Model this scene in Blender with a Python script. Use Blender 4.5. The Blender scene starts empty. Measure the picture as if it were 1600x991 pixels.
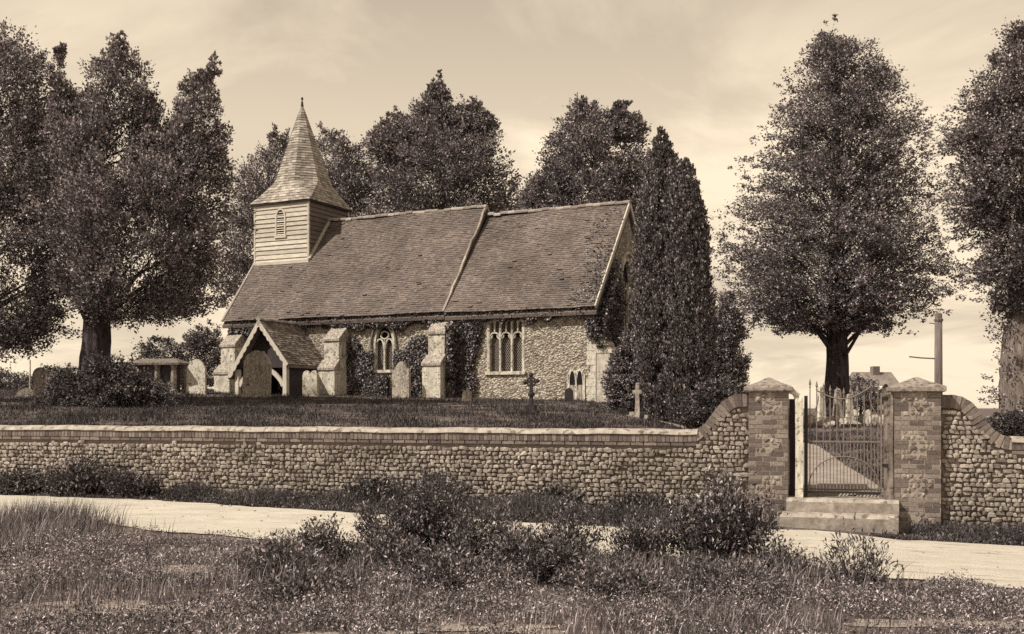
import bpy, math, random
import numpy as np
from mathutils import Vector, Matrix
from mathutils.geometry import tessellate_polygon

random.seed(7)
RNG = np.random.default_rng(11)
scene = bpy.context.scene
COL = scene.collection
R = math.radians
PI = math.pi

# ------------------------------------------------------------------ helpers
class MB:
    """collects geometry and links it as ONE mesh object"""
    def __init__(self):
        self.v, self.q, self.t, self.n = [], [], [], 0
        self.qm, self.tm = [], []
    def add(self, v, q=None, t=None, m=0):
        v = np.asarray(v, float).reshape(-1, 3)
        if q is not None and len(q):
            q = np.asarray(q, np.int64).reshape(-1, 4) + self.n
            self.q.append(q); self.qm.append(np.full(len(q), m))
        if t is not None and len(t):
            t = np.asarray(t, np.int64).reshape(-1, 3) + self.n
            self.t.append(t); self.tm.append(np.full(len(t), m))
        self.v.append(v); self.n += len(v)
        return self
    def box(self, x0, x1, y0, y1, z0, z1, m=0, M=None):
        v = np.array([(x0,y0,z0),(x1,y0,z0),(x1,y1,z0),(x0,y1,z0),(x0,y0,z1),(x1,y0,z1),(x1,y1,z1),(x0,y1,z1)], float)
        if M is not None: v = np.array([M @ Vector(p) for p in v])
        return self.add(v, [(3,2,1,0),(4,5,6,7),(0,1,5,4),(1,2,6,5),(2,3,7,6),(3,0,4,7)], m=m)
    def bar(self, a, b, w, d=None, up=(0,0,1), m=0, w2=None):
        """square bar from a to b; w across, d along 'up'"""
        a, b = np.array(a, float), np.array(b, float)
        d = w if d is None else d
        u = (b-a)/np.linalg.norm(b-a); up = np.array(up, float)
        s = np.cross(u, up)
        if np.linalg.norm(s) < 1e-4: s = np.cross(u, (0,1,0))
        s /= np.linalg.norm(s); k = np.cross(s, u)
        r2 = 1 if w2 is None else w2/w
        v = []
        for p, f in ((a,1),(b,r2)):
            for i, j in ((-1,-1),(1,-1),(1,1),(-1,1)): v.append(p + s*i*w/2*f + k*j*d/2*f)
        return self.add(v, [(0,3,2,1),(4,5,6,7),(0,1,5,4),(1,2,6,5),(2,3,7,6),(3,0,4,7)], m=m)
    def tube(self, pts, rad, sides=8, m=0, cap=True):
        pts = np.array(pts, float); n = len(pts)
        rad = np.full(n, rad) if np.isscalar(rad) else np.array(rad, float)
        tan = np.gradient(pts, axis=0); tan /= np.linalg.norm(tan, axis=1)[:,None]
        ref = np.array((0.0,1,0)) if abs(tan[:,1]).max() < .9 else np.array((1.0,0,0))
        s = np.cross(tan, ref); s /= np.linalg.norm(s, axis=1)[:,None]
        k = np.cross(tan, s)
        a = np.arange(sides)*2*PI/sides
        v = pts[:,None,:] + rad[:,None,None]*(np.cos(a)[None,:,None]*s[:,None,:] + np.sin(a)[None,:,None]*k[:,None,:])
        q = []
        for i in range(n-1):
            for j in range(sides):
                j2 = (j+1) % sides
                q.append((i*sides+j, i*sides+j2, (i+1)*sides+j2, (i+1)*sides+j))
        v = v.reshape(-1,3); t = []
        if cap:
            v = np.vstack([v, pts[:1], pts[-1:]]); c0, c1 = n*sides, n*sides+1
            for j in range(sides):
                j2 = (j+1) % sides
                t.append((c0, j2, j)); t.append((c1, (n-1)*sides+j, (n-1)*sides+j2))
        return self.add(v, q, t, m=m)
    def prism(self, poly, y0, y1, m=0, M=None, holes=(), axis='y'):
        """polygon in (x,z) with optional holes, extruded from y0 to y1"""
        loops = [list(poly)] + [list(h) for h in holes]
        flat = [p for l in loops for p in l]
        tris = tessellate_polygon([[Vector((p[0], p[1], 0)) for p in l] for l in loops])
        n = len(flat)
        v = [(p[0], y0, p[1]) for p in flat] + [(p[0], y1, p[1]) for p in flat]
        t = [tuple(x) for x in tris] + [(c+n, b+n, a+n) for a, b, c in tris]
        q, o = [], 0
        for l in loops:
            for i in range(len(l)):
                j = (i+1) % len(l)
                q.append((o+i, o+j, o+j+n, o+i+n))
            o += len(l)
        if axis == 'x': v = [(y, x, z) for x, y, z in v]
        if M is not None: v = [M @ Vector(p) for p in v]
        return self.add(v, q, t, m=m)
    def band(self, pl, w, y0, y1, m=0, closed=False, axis='y'):
        """ribbon of width w along a polyline in (x,z), extruded y0..y1"""
        p = np.array(pl, float); n = len(p)
        tg = np.gradient(p, axis=0); tg /= np.linalg.norm(tg, axis=1)[:,None]+1e-9
        nr = np.stack([-tg[:,1], tg[:,0]], 1)
        a, b = p + nr*w/2, p - nr*w/2
        v = []
        for i in range(n):
            v += [(a[i,0],y0,a[i,1]),(b[i,0],y0,b[i,1]),(b[i,0],y1,b[i,1]),(a[i,0],y1,a[i,1])]
        q = []
        for i in range(n-1):
            for j in range(4):
                j2 = (j+1) % 4
                q.append((i*4+j, i*4+j2, i*4+4+j2, i*4+4+j))
        q += [(0,1,2,3), ((n-1)*4+3,(n-1)*4+2,(n-1)*4+1,(n-1)*4)]
        if axis == 'x': v = [(y, x, z) for x, y, z in v]
        return self.add(v, q, m=m)
    def lathe(self, prof, sides=10, c=(0,0,0), m=0):
        n = len(prof); v, q = [], []
        for r, z in prof:
            for j in range(sides):
                a = 2*PI*j/sides
                v.append((c[0]+r*math.cos(a), c[1]+r*math.sin(a), c[2]+z))
        for i in range(n-1):
            for j in range(sides):
                j2 = (j+1) % sides
                q.append((i*sides+j, i*sides+j2, (i+1)*sides+j2, (i+1)*sides+j))
        return self.add(v, q, m=m)
    def build(self, name, mats, parent=None, loc=None, rz=0, smooth=False):
        me = bpy.data.meshes.new(name)
        v = np.concatenate(self.v)
        q = np.concatenate(self.q) if self.q else np.zeros((0,4), int)
        t = np.concatenate(self.t) if self.t else np.zeros((0,3), int)
        me.vertices.add(len(v)); me.vertices.foreach_set('co', v.astype(np.float32).ravel())
        nl = q.size + t.size
        me.loops.add(nl); me.loops.foreach_set('vertex_index', np.concatenate([q.ravel(), t.ravel()]).astype(np.int32))
        npoly = len(q)+len(t)
        me.polygons.add(npoly)
        st = np.concatenate([np.arange(len(q))*4, q.size+np.arange(len(t))*3]).astype(np.int32)
        me.polygons.foreach_set('loop_start', st)
        me.polygons.foreach_set('loop_total', np.concatenate([np.full(len(q),4), np.full(len(t),3)]).astype(np.int32))
        mi = np.concatenate((self.qm+self.tm) or [np.zeros(0)]) if (self.qm or self.tm) else np.zeros(0)
        me.polygons.foreach_set('material_index', mi.astype(np.int32))
        me.polygons.foreach_set('use_smooth', np.full(npoly, bool(smooth)))
        for m in (mats if isinstance(mats, (list, tuple)) else [mats]): me.materials.append(m)
        me.update(calc_edges=True); me.validate()
        o = bpy.data.objects.new(name, me); COL.objects.link(o)
        if parent is not None: o.parent = parent
        if loc is not None: o.location = loc
        o.rotation_euler = (0, 0, rz)
        return o

def tag(o, label, cat, group=None):
    o['label'] = label; o['category'] = cat
    if group: o['group'] = group
    return o
def thing(name, label, cat, loc, rz=0, group=None):
    o = bpy.data.objects.new(name, None); COL.objects.link(o)
    o.location = loc; o.rotation_euler = (0, 0, rz); o.empty_display_size = .3
    return tag(o, label, cat, group)
def setting(o, kind='structure'):
    o['kind'] = kind; return o
def lerp(a, b, t): return a + (b-a)*t
def sstep(x, a, b):
    t = np.clip((np.asarray(x, float)-a)/(b-a), 0, 1); return t*t*(3-2*t)
def vnoise(x, y, s=1.0, seed=0):
    """cheap smooth 2-D noise in -1..1 (sum of rotated sines)"""
    x, y = np.asarray(x, float)*s, np.asarray(y, float)*s
    r = np.random.default_rng(seed); o = 0
    for k in range(5):
        a = r.uniform(0, 2*PI); f = r.uniform(.7, 2.2); p = r.uniform(0, 2*PI)
        o = o + np.sin((x*math.cos(a)+y*math.sin(a))*f + p)
    return o/3.2

# ------------------------------------------------------------------ materials (warm sepia print tones)
def sep(v):
    """a neutral reflectance turned into the warm tone of the print"""
    return (v, v*float(np.interp(v, [0, .06, .18, .6], [.80, .80, .82, .94])), v*float(np.interp(v, [0, .06, .18, .6], [.95, .88, .75, .82])), 1)

def sepl(v):
    """foliage: colder, nearly neutral"""
    return (v, v*.87, v*.90, 1)
def new_mat(name):
    m = bpy.data.materials.new(name); m.use_nodes = True
    nt = m.node_tree; b = nt.nodes['Principled BSDF']
    return m, nt, nt.nodes, nt.links, b
def ramp(nodes, stops):
    r = nodes.new('ShaderNodeValToRGB'); e = r.color_ramp.elements
    while len(e) < len(stops): e.new(.5)
    for k, (p, v) in zip(e, stops): k.position = p; k.color = sep(v) if np.isscalar(v) else v
    return r
def noise(nodes, links, scale, detail=4, rough=.55, coord='Object', stretch=None):
    tc = nodes.new('ShaderNodeTexCoord'); n = nodes.new('ShaderNodeTexNoise')
    n.inputs['Scale'].default_value = scale; n.inputs['Detail'].default_value = detail; n.inputs['Roughness'].default_value = rough
    if stretch:
        mp = nodes.new('ShaderNodeMapping'); mp.inputs['Scale'].default_value = stretch
        links.new(tc.outputs[coord], mp.inputs[0]); links.new(mp.outputs[0], n.inputs['Vector'])
    else: links.new(tc.outputs[coord], n.inputs['Vector'])
    return n
def mulc(nodes, links, a, b, fac=1.0, op='MULTIPLY'):
    m = nodes.new('ShaderNodeMix'); m.data_type = 'RGBA'; m.blend_type = op; m.inputs[0].default_value = fac
    links.new(a, m.inputs[6]); links.new(b, m.inputs[7]); return m.outputs[2]
def bump(nodes, links, h, b, strength=.5, dist=.02):
    n = nodes.new('ShaderNodeBump'); n.inputs['Strength'].default_value = strength; n.inputs['Distance'].default_value = dist
    links.new(h, n.inputs['Height']); links.new(n.outputs[0], b.inputs['Normal'])

def m_leaf(name, lo, hi, trans=.25, rough=.5, patch=.6, pscale=.9):
    m, nt, N, L, b = new_mat(name)
    g = N.new('ShaderNodeNewGeometry')
    r = ramp(N, [(0, sepl(lo)), (.5, sepl(lo+(hi-lo)*.2)), (.78, sepl(lo+(hi-lo)*.52)), (1, sepl(hi*1.3))]); L.new(g.outputs['Random Per Island'], r.inputs[0])
    n = noise(N, L, pscale, 3); r2 = N.new('ShaderNodeValToRGB')
    r2.color_ramp.elements[0].position = .32; r2.color_ramp.elements[0].color = (1-patch,)*3+(1,)
    r2.color_ramp.elements[1].position = .68; r2.color_ramp.elements[1].color = (1.25,)*3+(1,)
    L.new(n.outputs[0], r2.inputs[0])
    c = mulc(N, L, r.outputs[0], r2.outputs[0])
    L.new(c, b.inputs['Base Color']); b.inputs['Roughness'].default_value = rough
    b.inputs['Specular IOR Level'].default_value = .35
    t = N.new('ShaderNodeBsdfTranslucent'); L.new(c, t.inputs[0])
    mx = N.new('ShaderNodeMixShader'); mx.inputs[0].default_value = trans
    L.new(b.outputs[0], mx.inputs[1]); L.new(t.outputs[0], mx.inputs[2]); L.new(mx.outputs[0], N['Material Output'].inputs[0])
    return m
def m_island(name, stops, nscale=20, ncon=.35, rough=.85, bstr=.3, bdist=.01, big=None):
    """per-piece colour (tile, flint, brick) with fine mottling"""
    m, nt, N, L, b = new_mat(name)
    g = N.new('ShaderNodeNewGeometry'); r = ramp(N, stops); L.new(g.outputs['Random Per Island'], r.inputs[0])
    n = noise(N, L, nscale, 5, .65); r2 = N.new('ShaderNodeValToRGB')
    r2.color_ramp.elements[0].position = .3; r2.color_ramp.elements[0].color = (1-ncon,)*3+(1,)
    r2.color_ramp.elements[1].position = .7; r2.color_ramp.elements[1].color = (1+ncon*.6,)*3+(1,)
    L.new(n.outputs[0], r2.inputs[0]); c = mulc(N, L, r.outputs[0], r2.outputs[0])
    if big:
        n3 = noise(N, L, big[0], 4, .6); r3 = N.new('ShaderNodeValToRGB')
        r3.color_ramp.elements[0].position = .35; r3.color_ramp.elements[0].color = (1-big[1],)*3+(1,)
        r3.color_ramp.elements[1].position = .65; r3.color_ramp.elements[1].color = (1+big[1]*.6,)*3+(1,)
        L.new(n3.outputs[0], r3.inputs[0]); c = mulc(N, L, c, r3.outputs[0])
    L.new(c, b.inputs['Base Color']); b.inputs['Roughness'].default_value = rough
    b.inputs['Specular IOR Level'].default_value = .25
    bump(N, L, n.outputs[0], b, bstr, bdist)
    return m
def m_stone(name, lo, hi, scale=6, rough=.9, bstr=.4, bdist=.02, streak=None, spots=0):
    m, nt, N, L, b = new_mat(name)
    n = noise(N, L, scale, 8, .68); r = ramp(N, [(.3, lo), (.5, (lo+hi)/2), (.72, hi)]); L.new(n.outputs[0], r.inputs[0])
    c = r.outputs[0]
    if streak:
        n2 = noise(N, L, streak[0], 4, .6, stretch=streak[1]); r2 = N.new('ShaderNodeValToRGB')
        r2.color_ramp.elements[0].position = .36; r2.color_ramp.elements[0].color = (1-streak[2],)*3+(1,)
        r2.color_ramp.elements[1].position = .6; r2.color_ramp.elements[1].color = (1.05,)*3+(1,)
        L.new(n2.outputs[0], r2.inputs[0]); c = mulc(N, L, c, r2.outputs[0])
    if spots:
        n4 = noise(N, L, spots, 2, .5); r4 = N.new('ShaderNodeValToRGB')
        r4.color_ramp.elements[0].position = .36; r4.color_ramp.elements[0].color = (.45,.42,.4,1)
        r4.color_ramp.elements[1].position = .45; r4.color_ramp.elements[1].color = (1,1,1,1)
        L.new(n4.outputs[0], r4.inputs[0]); c = mulc(N, L, c, r4.outputs[0])
    L.new(c, b.inputs['Base Color']); b.inputs['Roughness'].default_value = rough; b.inputs['Specular IOR Level'].default_value = .2
    bump(N, L, n.outputs[0], b, bstr, bdist)
    return m
def m_flintwall(name, lo, hi, scale=9):
    """small knapped flints set in mortar, for walls seen from far"""
    m, nt, N, L, b = new_mat(name)
    tc = N.new('ShaderNodeTexCoord'); mp = N.new('ShaderNodeMapping'); mp.inputs['Scale'].default_value = (scale*.85, scale*.85, scale*1.15)
    L.new(tc.outputs['Object'], mp.inputs[0])
    v = N.new('ShaderNodeTexVoronoi'); v.feature = 'F1'; v.inputs['Scale'].default_value = 1; L.new(mp.outputs[0], v.inputs['Vector'])
    sp = N.new('ShaderNodeSeparateColor'); L.new(v.outputs['Color'], sp.inputs[0])
    r = ramp(N, [(0, lo), (.25, (lo+hi)*.45), (.7, hi*.9), (1, hi*1.1)]); L.new(sp.outputs[0], r.inputs[0])
    d = N.new('ShaderNodeValToRGB'); d.color_ramp.elements[0].position = .3; d.color_ramp.elements[0].color = (1.05,1.05,1.05,1)
    d.color_ramp.elements[1].position = .62; d.color_ramp.elements[1].color = (.5,.47,.45,1); L.new(v.outputs['Distance'], d.inputs[0])
    c = mulc(N, L, r.outputs[0], d.outputs[0])
    n = noise(N, L, .9, 6, .65); r2 = N.new('ShaderNodeValToRGB')
    r2.color_ramp.elements[0].position = .3; r2.color_ramp.elements[0].color = (.62,.6,.58,1)
    r2.color_ramp.elements[1].position = .62; r2.color_ramp.elements[1].color = (1.1,1.1,1.1,1); L.new(n.outputs[0], r2.inputs[0])
    c = mulc(N, L, c, r2.outputs[0])
    L.new(c, b.inputs['Base Color']); b.inputs['Roughness'].default_value = .85; b.inputs['Specular IOR Level'].default_value = .25
    inv = N.new('ShaderNodeMath'); inv.operation = 'SUBTRACT'; inv.inputs[0].default_value = 1; L.new(v.outputs['Distance'], inv.inputs[1])
    bump(N, L, inv.outputs[0], b, .9, .05)
    return m
def m_wood(name, lo, hi, stretch=(6,6,.5), scale=5, rough=.8):
    m, nt, N, L, b = new_mat(name)
    n = noise(N, L, scale, 6, .65, stretch=stretch); r = ramp(N, [(.3, lo), (.7, hi)]); L.new(n.outputs[0], r.inputs[0])
    g = N.new('ShaderNodeNewGeometry'); r2 = N.new('ShaderNodeValToRGB')
    r2.color_ramp.elements[0].color = (.8,.79,.78,1); r2.color_ramp.elements[1].color = (1.08,1.08,1.08,1)
    L.new(g.outputs['Random Per Island'], r2.inputs[0])
    L.new(mulc(N, L, r.outputs[0], r2.outputs[0]), b.inputs['Base Color']); b.inputs['Roughness'].default_value = rough
    b.inputs['Specular IOR Level'].default_value = .2
    bump(N, L, n.outputs[0], b, .35, .01)
    return m
def m_bark(name, lo, hi, scale=4, st=(3,3,.5), bd=.06):
    m, nt, N, L, b = new_mat(name)
    n = noise(N, L, scale, 7, .7, stretch=st); r = ramp(N, [(.36, lo), (.5, (lo+hi)*.5), (.66, hi)]); L.new(n.outputs[0], r.inputs[0])
    L.new(r.outputs[0], b.inputs['Base Color']); b.inputs['Roughness'].default_value = .9; b.inputs['Specular IOR Level'].default_value = .15
    bump(N, L, n.outputs[0], b, 1, bd); return m
def m_plain(name, v, rough=.6, metal=0, spec=.3):
    m, nt, N, L, b = new_mat(name)
    n = noise(N, L, 30, 3); r = ramp(N, [(.3, v*.75), (.7, v*1.2)]); L.new(n.outputs[0], r.inputs[0]); L.new(r.outputs[0], b.inputs['Base Color'])
    b.inputs['Roughness'].default_value = rough; b.inputs['Metallic'].default_value = metal; b.inputs['Specular IOR Level'].default_value = spec
    return m
def m_ground(name):
    m, nt, N, L, b = new_mat(name)
    n = noise(N, L, .8, 8, .7); r = ramp(N, [(.3, .06), (.5, .14), (.7, .34)]); L.new(n.outputs[0], r.inputs[0])
    n2 = noise(N, L, 14, 5, .7); r2 = N.new('ShaderNodeValToRGB')
    r2.color_ramp.elements[0].position = .3; r2.color_ramp.elements[0].color = (.45,.43,.42,1)
    r2.color_ramp.elements[1].position = .7; r2.color_ramp.elements[1].color = (1.3,1.3,1.3,1); L.new(n2.outputs[0], r2.inputs[0])
    L.new(mulc(N, L, r.outputs[0], r2.outputs[0]), b.inputs['Base Color']); b.inputs['Roughness'].default_value = .95
    b.inputs['Specular IOR Level'].default_value = .1
    bump(N, L, n2.outputs[0], b, .8, .04); return m
def m_track(name):
    m, nt, N, L, b = new_mat(name)
    n = noise(N, L, 1.1, 9, .62, stretch=(1,2.2,1)); r = ramp(N, [(.24, .3), (.36, .54), (.7, .66)]); L.new(n.outputs[0], r.inputs[0])
    n2 = noise(N, L, 40, 4, .7); r2 = N.new('ShaderNodeValToRGB')
    r2.color_ramp.elements[0].position = .3; r2.color_ramp.elements[0].color = (.78,.76,.74,1)
    r2.color_ramp.elements[1].position = .6; r2.color_ramp.elements[1].color = (1.05,1.05,1.05,1); L.new(n2.outputs[0], r2.inputs[0])
    n3 = noise(N, L, 1.3, 6, .6, stretch=(1.1, 7, 1)); r3 = N.new('ShaderNodeValToRGB')
    r3.color_ramp.elements[0].position = .33; r3.color_ramp.elements[0].color = (.5,.46,.44,1)
    r3.color_ramp.elements[1].position = .43; r3.color_ramp.elements[1].color = (1,1,1,1); L.new(n3.outputs[0], r3.inputs[0])
    c = mulc(N, L, mulc(N, L, r.outputs[0], r2.outputs[0]), r3.outputs[0])
    L.new(c, b.inputs['Base Color']); b.inputs['Roughness'].default_value = .95
    b.inputs['Specular IOR Level'].default_value = .1
    bump(N, L, n2.outputs[0], b, .6, .02); return m

M = dict(
 ground=m_ground('soil_and_turf'), track=m_track('chalky_track'),
 leaf_oak=m_leaf('leaf_broad', .06, .62, .26, .38, .3, .7),
 leaf_lime=m_leaf('leaf_lime', .05, .58, .25, .38, .3, .9),
 leaf_back=m_leaf('leaf_distant', .055, .5, .22, .45, .3, .4),
 leaf_yew=m_leaf('leaf_yew', .035, .42, .1, .5, .4, 1.6),
 leaf_conifer=m_leaf('leaf_conifer', .05, .6, .15, .45, .3, 1.6),
 leaf_bush=m_leaf('leaf_bush', .03, .3, .2, .45, .45, 1.3),
 leaf_ivy=m_leaf('leaf_ivy', .035, .34, .1, .4, .4, 1.2),
 leaf_shrub=m_leaf('leaf_shrub', .03, .5, .2, .35, .35, 2.2),
 grass=m_leaf('grass_blades', .03, .62, .2, .5, .4, .9),
 grass_dark=m_leaf('grass_dark', .03, .28, .2, .55, .5, .9),
 grass_yard=m_leaf('grass_mown', .022, .13, .18, .6, .45, .5),  # turf darkened throughout, the trees' shadow put into its colour
 weed=m_leaf('weed_leaves', .028, .72, .18, .4, .4, 1.1),
 bark=m_bark('bark_dark', .02, .11), bark_pale=m_bark('bark_pale', .08, .32, 5, (2.5,2.5,.35), .08),
 twig=m_plain('twig', .06, .9),
 flint=m_island('flint_nodules', [(0,.18),(.12,.27),(.5,.35),(1,.47)], 34, .5, .7, .5, .012, (.7,.3)),
 flint_dim=m_island('flint_weathered', [(0,.1),(.2,.2),(.6,.29),(1,.42)], 30, .5, .75, .5, .012),
 mortar=m_stone('lime_mortar', .13, .28, 22, .95, .6, .02),
 joint=m_stone('pale_joint', .24, .42, 22, .95, .5, .01),
 path=m_stone('trodden_path', .2, .42, 3, .95, .5, .03), step=m_stone('step_stone', .26, .46, 12, .9, .6, .015, (5,(1,1,1),.3)),
 brick=m_island('soft_brick', [(0,.12),(.5,.19),(1,.3)], 30, .4, .9, .5, .008),
 coping=m_stone('coping_cement', .34, .54, 5, .9, .4, .015, (3,(2,1,1),.3), 9),
 capstone=m_stone('cap_stone', .16, .4, 9, .9, .6, .02, None, 14),
 stone_pale=m_stone('stone_pale', .56, .84, 7, .9, .3, .012, (4,(4,4,.7),.3), 13),
 stone_mid=m_stone('stone_mid', .3, .58, 8, .9, .5, .02, (4,(3,3,.6),.4), 12),
 stone_grey=m_stone('stone_grey', .15, .36, 9, .95, .5, .02, (5,(4,4,.4),.55), 10),
  stone_dark2=m_stone('stone_mid_dark', .06, .16, 9, .95), stone_dark=m_stone('stone_dark', .02, .07, 12, .8),
 dressed=m_stone('dressed_stone', .5, .8, 6, .9, .45, .02, (3,(2,2,1),.4), 8),
 wallflint=m_flintwall('church_flint', .3, .66, 14),
 wallflint2=m_flintwall('church_flint_gable', .28, .6, 12),
 render=m_stone('old_render', .42, .74, 4, .9, .5, .02, (2,(1.5,1.5,1),.3)),
 tile=m_island('clay_tile', [(0,.145),(.4,.18),(.8,.2),(1,.235)], 24, .5, .85, .3, .01, (.6,.28)),
 tile_porch=m_island('clay_tile_porch', [(0,.16),(.5,.27),(1,.42)], 18, .4, .85, .3, .01, (1.5,.3)),
 ridge=m_island('ridge_tile', [(0,.22),(1,.44)], 14, .4, .85),
 shingle=m_island('spire_shingle', [(0,.27),(.5,.4),(1,.56)], 14, .45, .85, .4, .01, (1.2,.35)),
 board=m_wood('painted_board', .38, .74, (.6,.6,6), 6),
 board_dark=m_wood('board_shade_tone', .1, .2, (.6,.6,6), 5),  # for the turret sides: their shade is put into the board colour
 timber_pale=m_wood('timber_pale', .48, .74, (4,4,.6), 5),
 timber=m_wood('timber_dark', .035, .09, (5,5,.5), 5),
 dark=m_plain('dark_void', .012, .9), glass=m_plain('leaded_glass', .015, .4, 0, .12), lead=m_plain('lead_came', .3, .7),
 iron=m_plain('iron_paint', .2, .5, 0, .4), iron_dark=m_plain('iron_black', .018, .5, 0, .4),
 pole=m_wood('weathered_pole', .07, .24, (8,8,.6), 4),
)

def ico():
    import bmesh
    b = bmesh.new(); bmesh.ops.create_icosphere(b, subdivisions=1, radius=1)
    v = np.array([p.co[:] for p in b.verts]); f = np.array([[q.index for q in p.verts] for p in b.faces]); b.free()
    return v, f
IVp, IFp = ico()
# ------------------------------------------------------------------ terrain
def wall_t(x, y):                       # distance behind the boundary wall line
    return (np.asarray(y, float) - (18.859 - .278*np.asarray(x, float)))*.9635
def gz(x, y):
    x = np.asarray(x, float); y = np.asarray(y, float); t = wall_t(x, y)
    zo = -.04*np.clip(x, 0, 9) + .03*vnoise(x, y, .8, 3)*sstep(-t, .3, 2)
    ti = np.clip(t, 0, 28)
    zl = 1.02 + .046*ti - .018*np.clip(x, -15, 5)
    zr = .28 + .047*np.clip(t, 0, 20)
    w = sstep(x, 3.55-.08*np.clip(t,0,14), 4.35+.15*np.clip(t,0,14))
    zi = lerp(zl, zr, w) + .05*vnoise(x, y, .5, 5)*sstep(t, 1.5, 5)*(1-sstep(t, 20, 24)*.5)
    far = sstep(y, 60, 130)
    zi = lerp(zi, .6, far)
    return lerp(zo, zi, sstep(t, .06, .30))
def gz1(x, y): return float(gz(x, y))

xs = np.unique(np.concatenate([-np.geomspace(18, 900, 40), np.arange(-18, 18.01, .25), np.geomspace(18, 900, 40)]))
ys = np.unique(np.concatenate([[-60, -20, -5], np.arange(0, 14, .25), np.arange(14, 24, .125), np.arange(24, 60, .5), np.geomspace(60, 1500, 50)]))
GX, GY = np.meshgrid(xs, ys); GZ = gz(GX, GY)
mb = MB(); nx, ny = len(xs), len(ys); I = np.arange(nx*ny).reshape(ny, nx)
mb.add(np.stack([GX, GY, GZ], -1), np.stack([I[:-1,:-1], I[:-1,1:], I[1:,1:], I[1:,:-1]], -1))
setting(mb.build('ground', M['ground'], smooth=True))

# the chalky track in front of the wall
TFAR = np.array([(-16,22.7),(-9.8,20.95),(-6.4,19.8),(-3.1,17.85),(0,16.1),(2.2,15.9),(3.6,16.35),(4.6,16.5),(5.5,15.75),(7.3,15.55),(11,14.4)])
TNEAR = np.array([(-16,19),(-7.95,16.9),(-6.7,16.2),(-4.7,14.7),(-3.1,13.9),(-1.9,13.5),(.5,13.3),(2.4,12.9),(3.1,12.75),(4.07,11.55),(5.28,11.2),(11,9.6)])
def track_edges(x):
    f = np.interp(x, TFAR[:,0], TFAR[:,1]) + .10*vnoise(x, x*0, 3.1, 21) + .05*vnoise(x, x*0, 9, 22)
    n = np.interp(x, TNEAR[:,0], TNEAR[:,1]) + .16*vnoise(x, x*0, 2.3, 23) + .07*vnoise(x, x*0, 9, 24)
    return n, f
def sheet(name, x, y0, y1, nv, dz, mat):
    v = np.linspace(0, 1, nv); X = np.repeat(x[:,None], nv, 1); Y = y0[:,None] + (y1-y0)[:,None]*v[None,:]
    return X, Y, gz(X, Y)+dz
tx = np.linspace(-15.5, 10.8, 420); tn, tf = track_edges(tx)
X, Y, Z = sheet('t', tx, tn, tf, 26, .016, None)
I = np.arange(X.size).reshape(X.shape); mb = MB()
mb.add(np.stack([X, Y, Z], -1), np.stack([I[:-1,:-1], I[1:,:-1], I[1:,1:], I[:-1,1:]], -1))
setting(mb.build('dirt_track', M['track'], smooth=True))
# the path inside the gate
PL = np.array([(17.65,4.3),(22,4.95),(27.3,5.7),(29.5,5.3),(31.5,3.9)]); PR = np.array([(17.2,6.05),(22,6.72),(27.0,7.55),(29.8,7.4),(32.6,5.0)])
py = np.linspace(0, 1, 60)
pl = np.stack([np.interp(py*4, np.arange(5), PL[:,k]) for k in (1,0)], -1); pr = np.stack([np.interp(py*4, np.arange(5), PR[:,k]) for k in (1,0)], -1)
v = np.linspace(0, 1, 12)[None,:,None]; P = pl[:,None,:]*(1-v) + pr[:,None,:]*v
Z = gz(P[...,0], P[...,1]) + .03; I = np.arange(60*12).reshape(60, 12); mb = MB()
mb.add(np.concatenate([P, Z[...,None]], -1), np.stack([I[:-1,:-1], I[:-1,1:], I[1:,1:], I[1:,:-1]], -1))
setting(mb.build('churchyard_path', M['path'], smooth=True))
def on_path(x, y):
    u = np.interp(y, PL[:,0], PL[:,1]); w = np.interp(y, PR[:,0], PR[:,1])
    return (x > u-.05) & (x < w+.05) & (y < 31.5) & (y > 17)

# ------------------------------------------------------------------ leaves, trees, shrubs, grass
def unit(a): return a/(np.linalg.norm(a, axis=-1, keepdims=True)+1e-9)
def leaves(mb, P, D, Nn, L, wid=.62, m=0):
    """folded leaf quads at P, pointing along D"""
    D = unit(D); S = unit(np.cross(D, Nn)); U = np.cross(S, D); L = np.asarray(L)[:,None]
    a = P; b = P + D*L*.45 + S*L*wid*.5 + U*L*.08; c = P + D*L; d = P + D*L*.45 - S*L*wid*.5 + U*L*.08
    v = np.stack([a, b, c, d], 1).reshape(-1, 3)
    mb.add(v, np.arange(len(v)).reshape(-1, 4), m=m)
def noise3(P, wl, seed):
    r = np.random.default_rng(seed); o = 0
    for k in range(9):
        d = unit(r.normal(0, 1, 3)); o = o + np.sin(P@d*(2*PI/(wl*r.uniform(.6, 1.7))) + r.uniform(0, 2*PI))
    return o/2.1
def in_prof(prof, rng, n, m, ycx, xc):
    """random tips on the surface of a silhouette profile [(y, xleft, xright)] in pixels; m metres a pixel"""
    prof = np.array(prof, float); ys_ = prof[:,0]
    w = np.abs(np.interp(np.linspace(ys_[0], ys_[-1], 200), ys_, prof[:,2]-prof[:,1]))+14
    yy = rng.choice(np.linspace(ys_[0], ys_[-1], 200), n, p=w/w.sum())
    xl = np.interp(yy, ys_, prof[:,1]); xr = np.interp(yy, ys_, prof[:,2]); cx = (xl+xr)/2; hw = (xr-xl)/2
    a = rng.uniform(0, 2*PI, n)
    return yy, cx, hw, a
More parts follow.
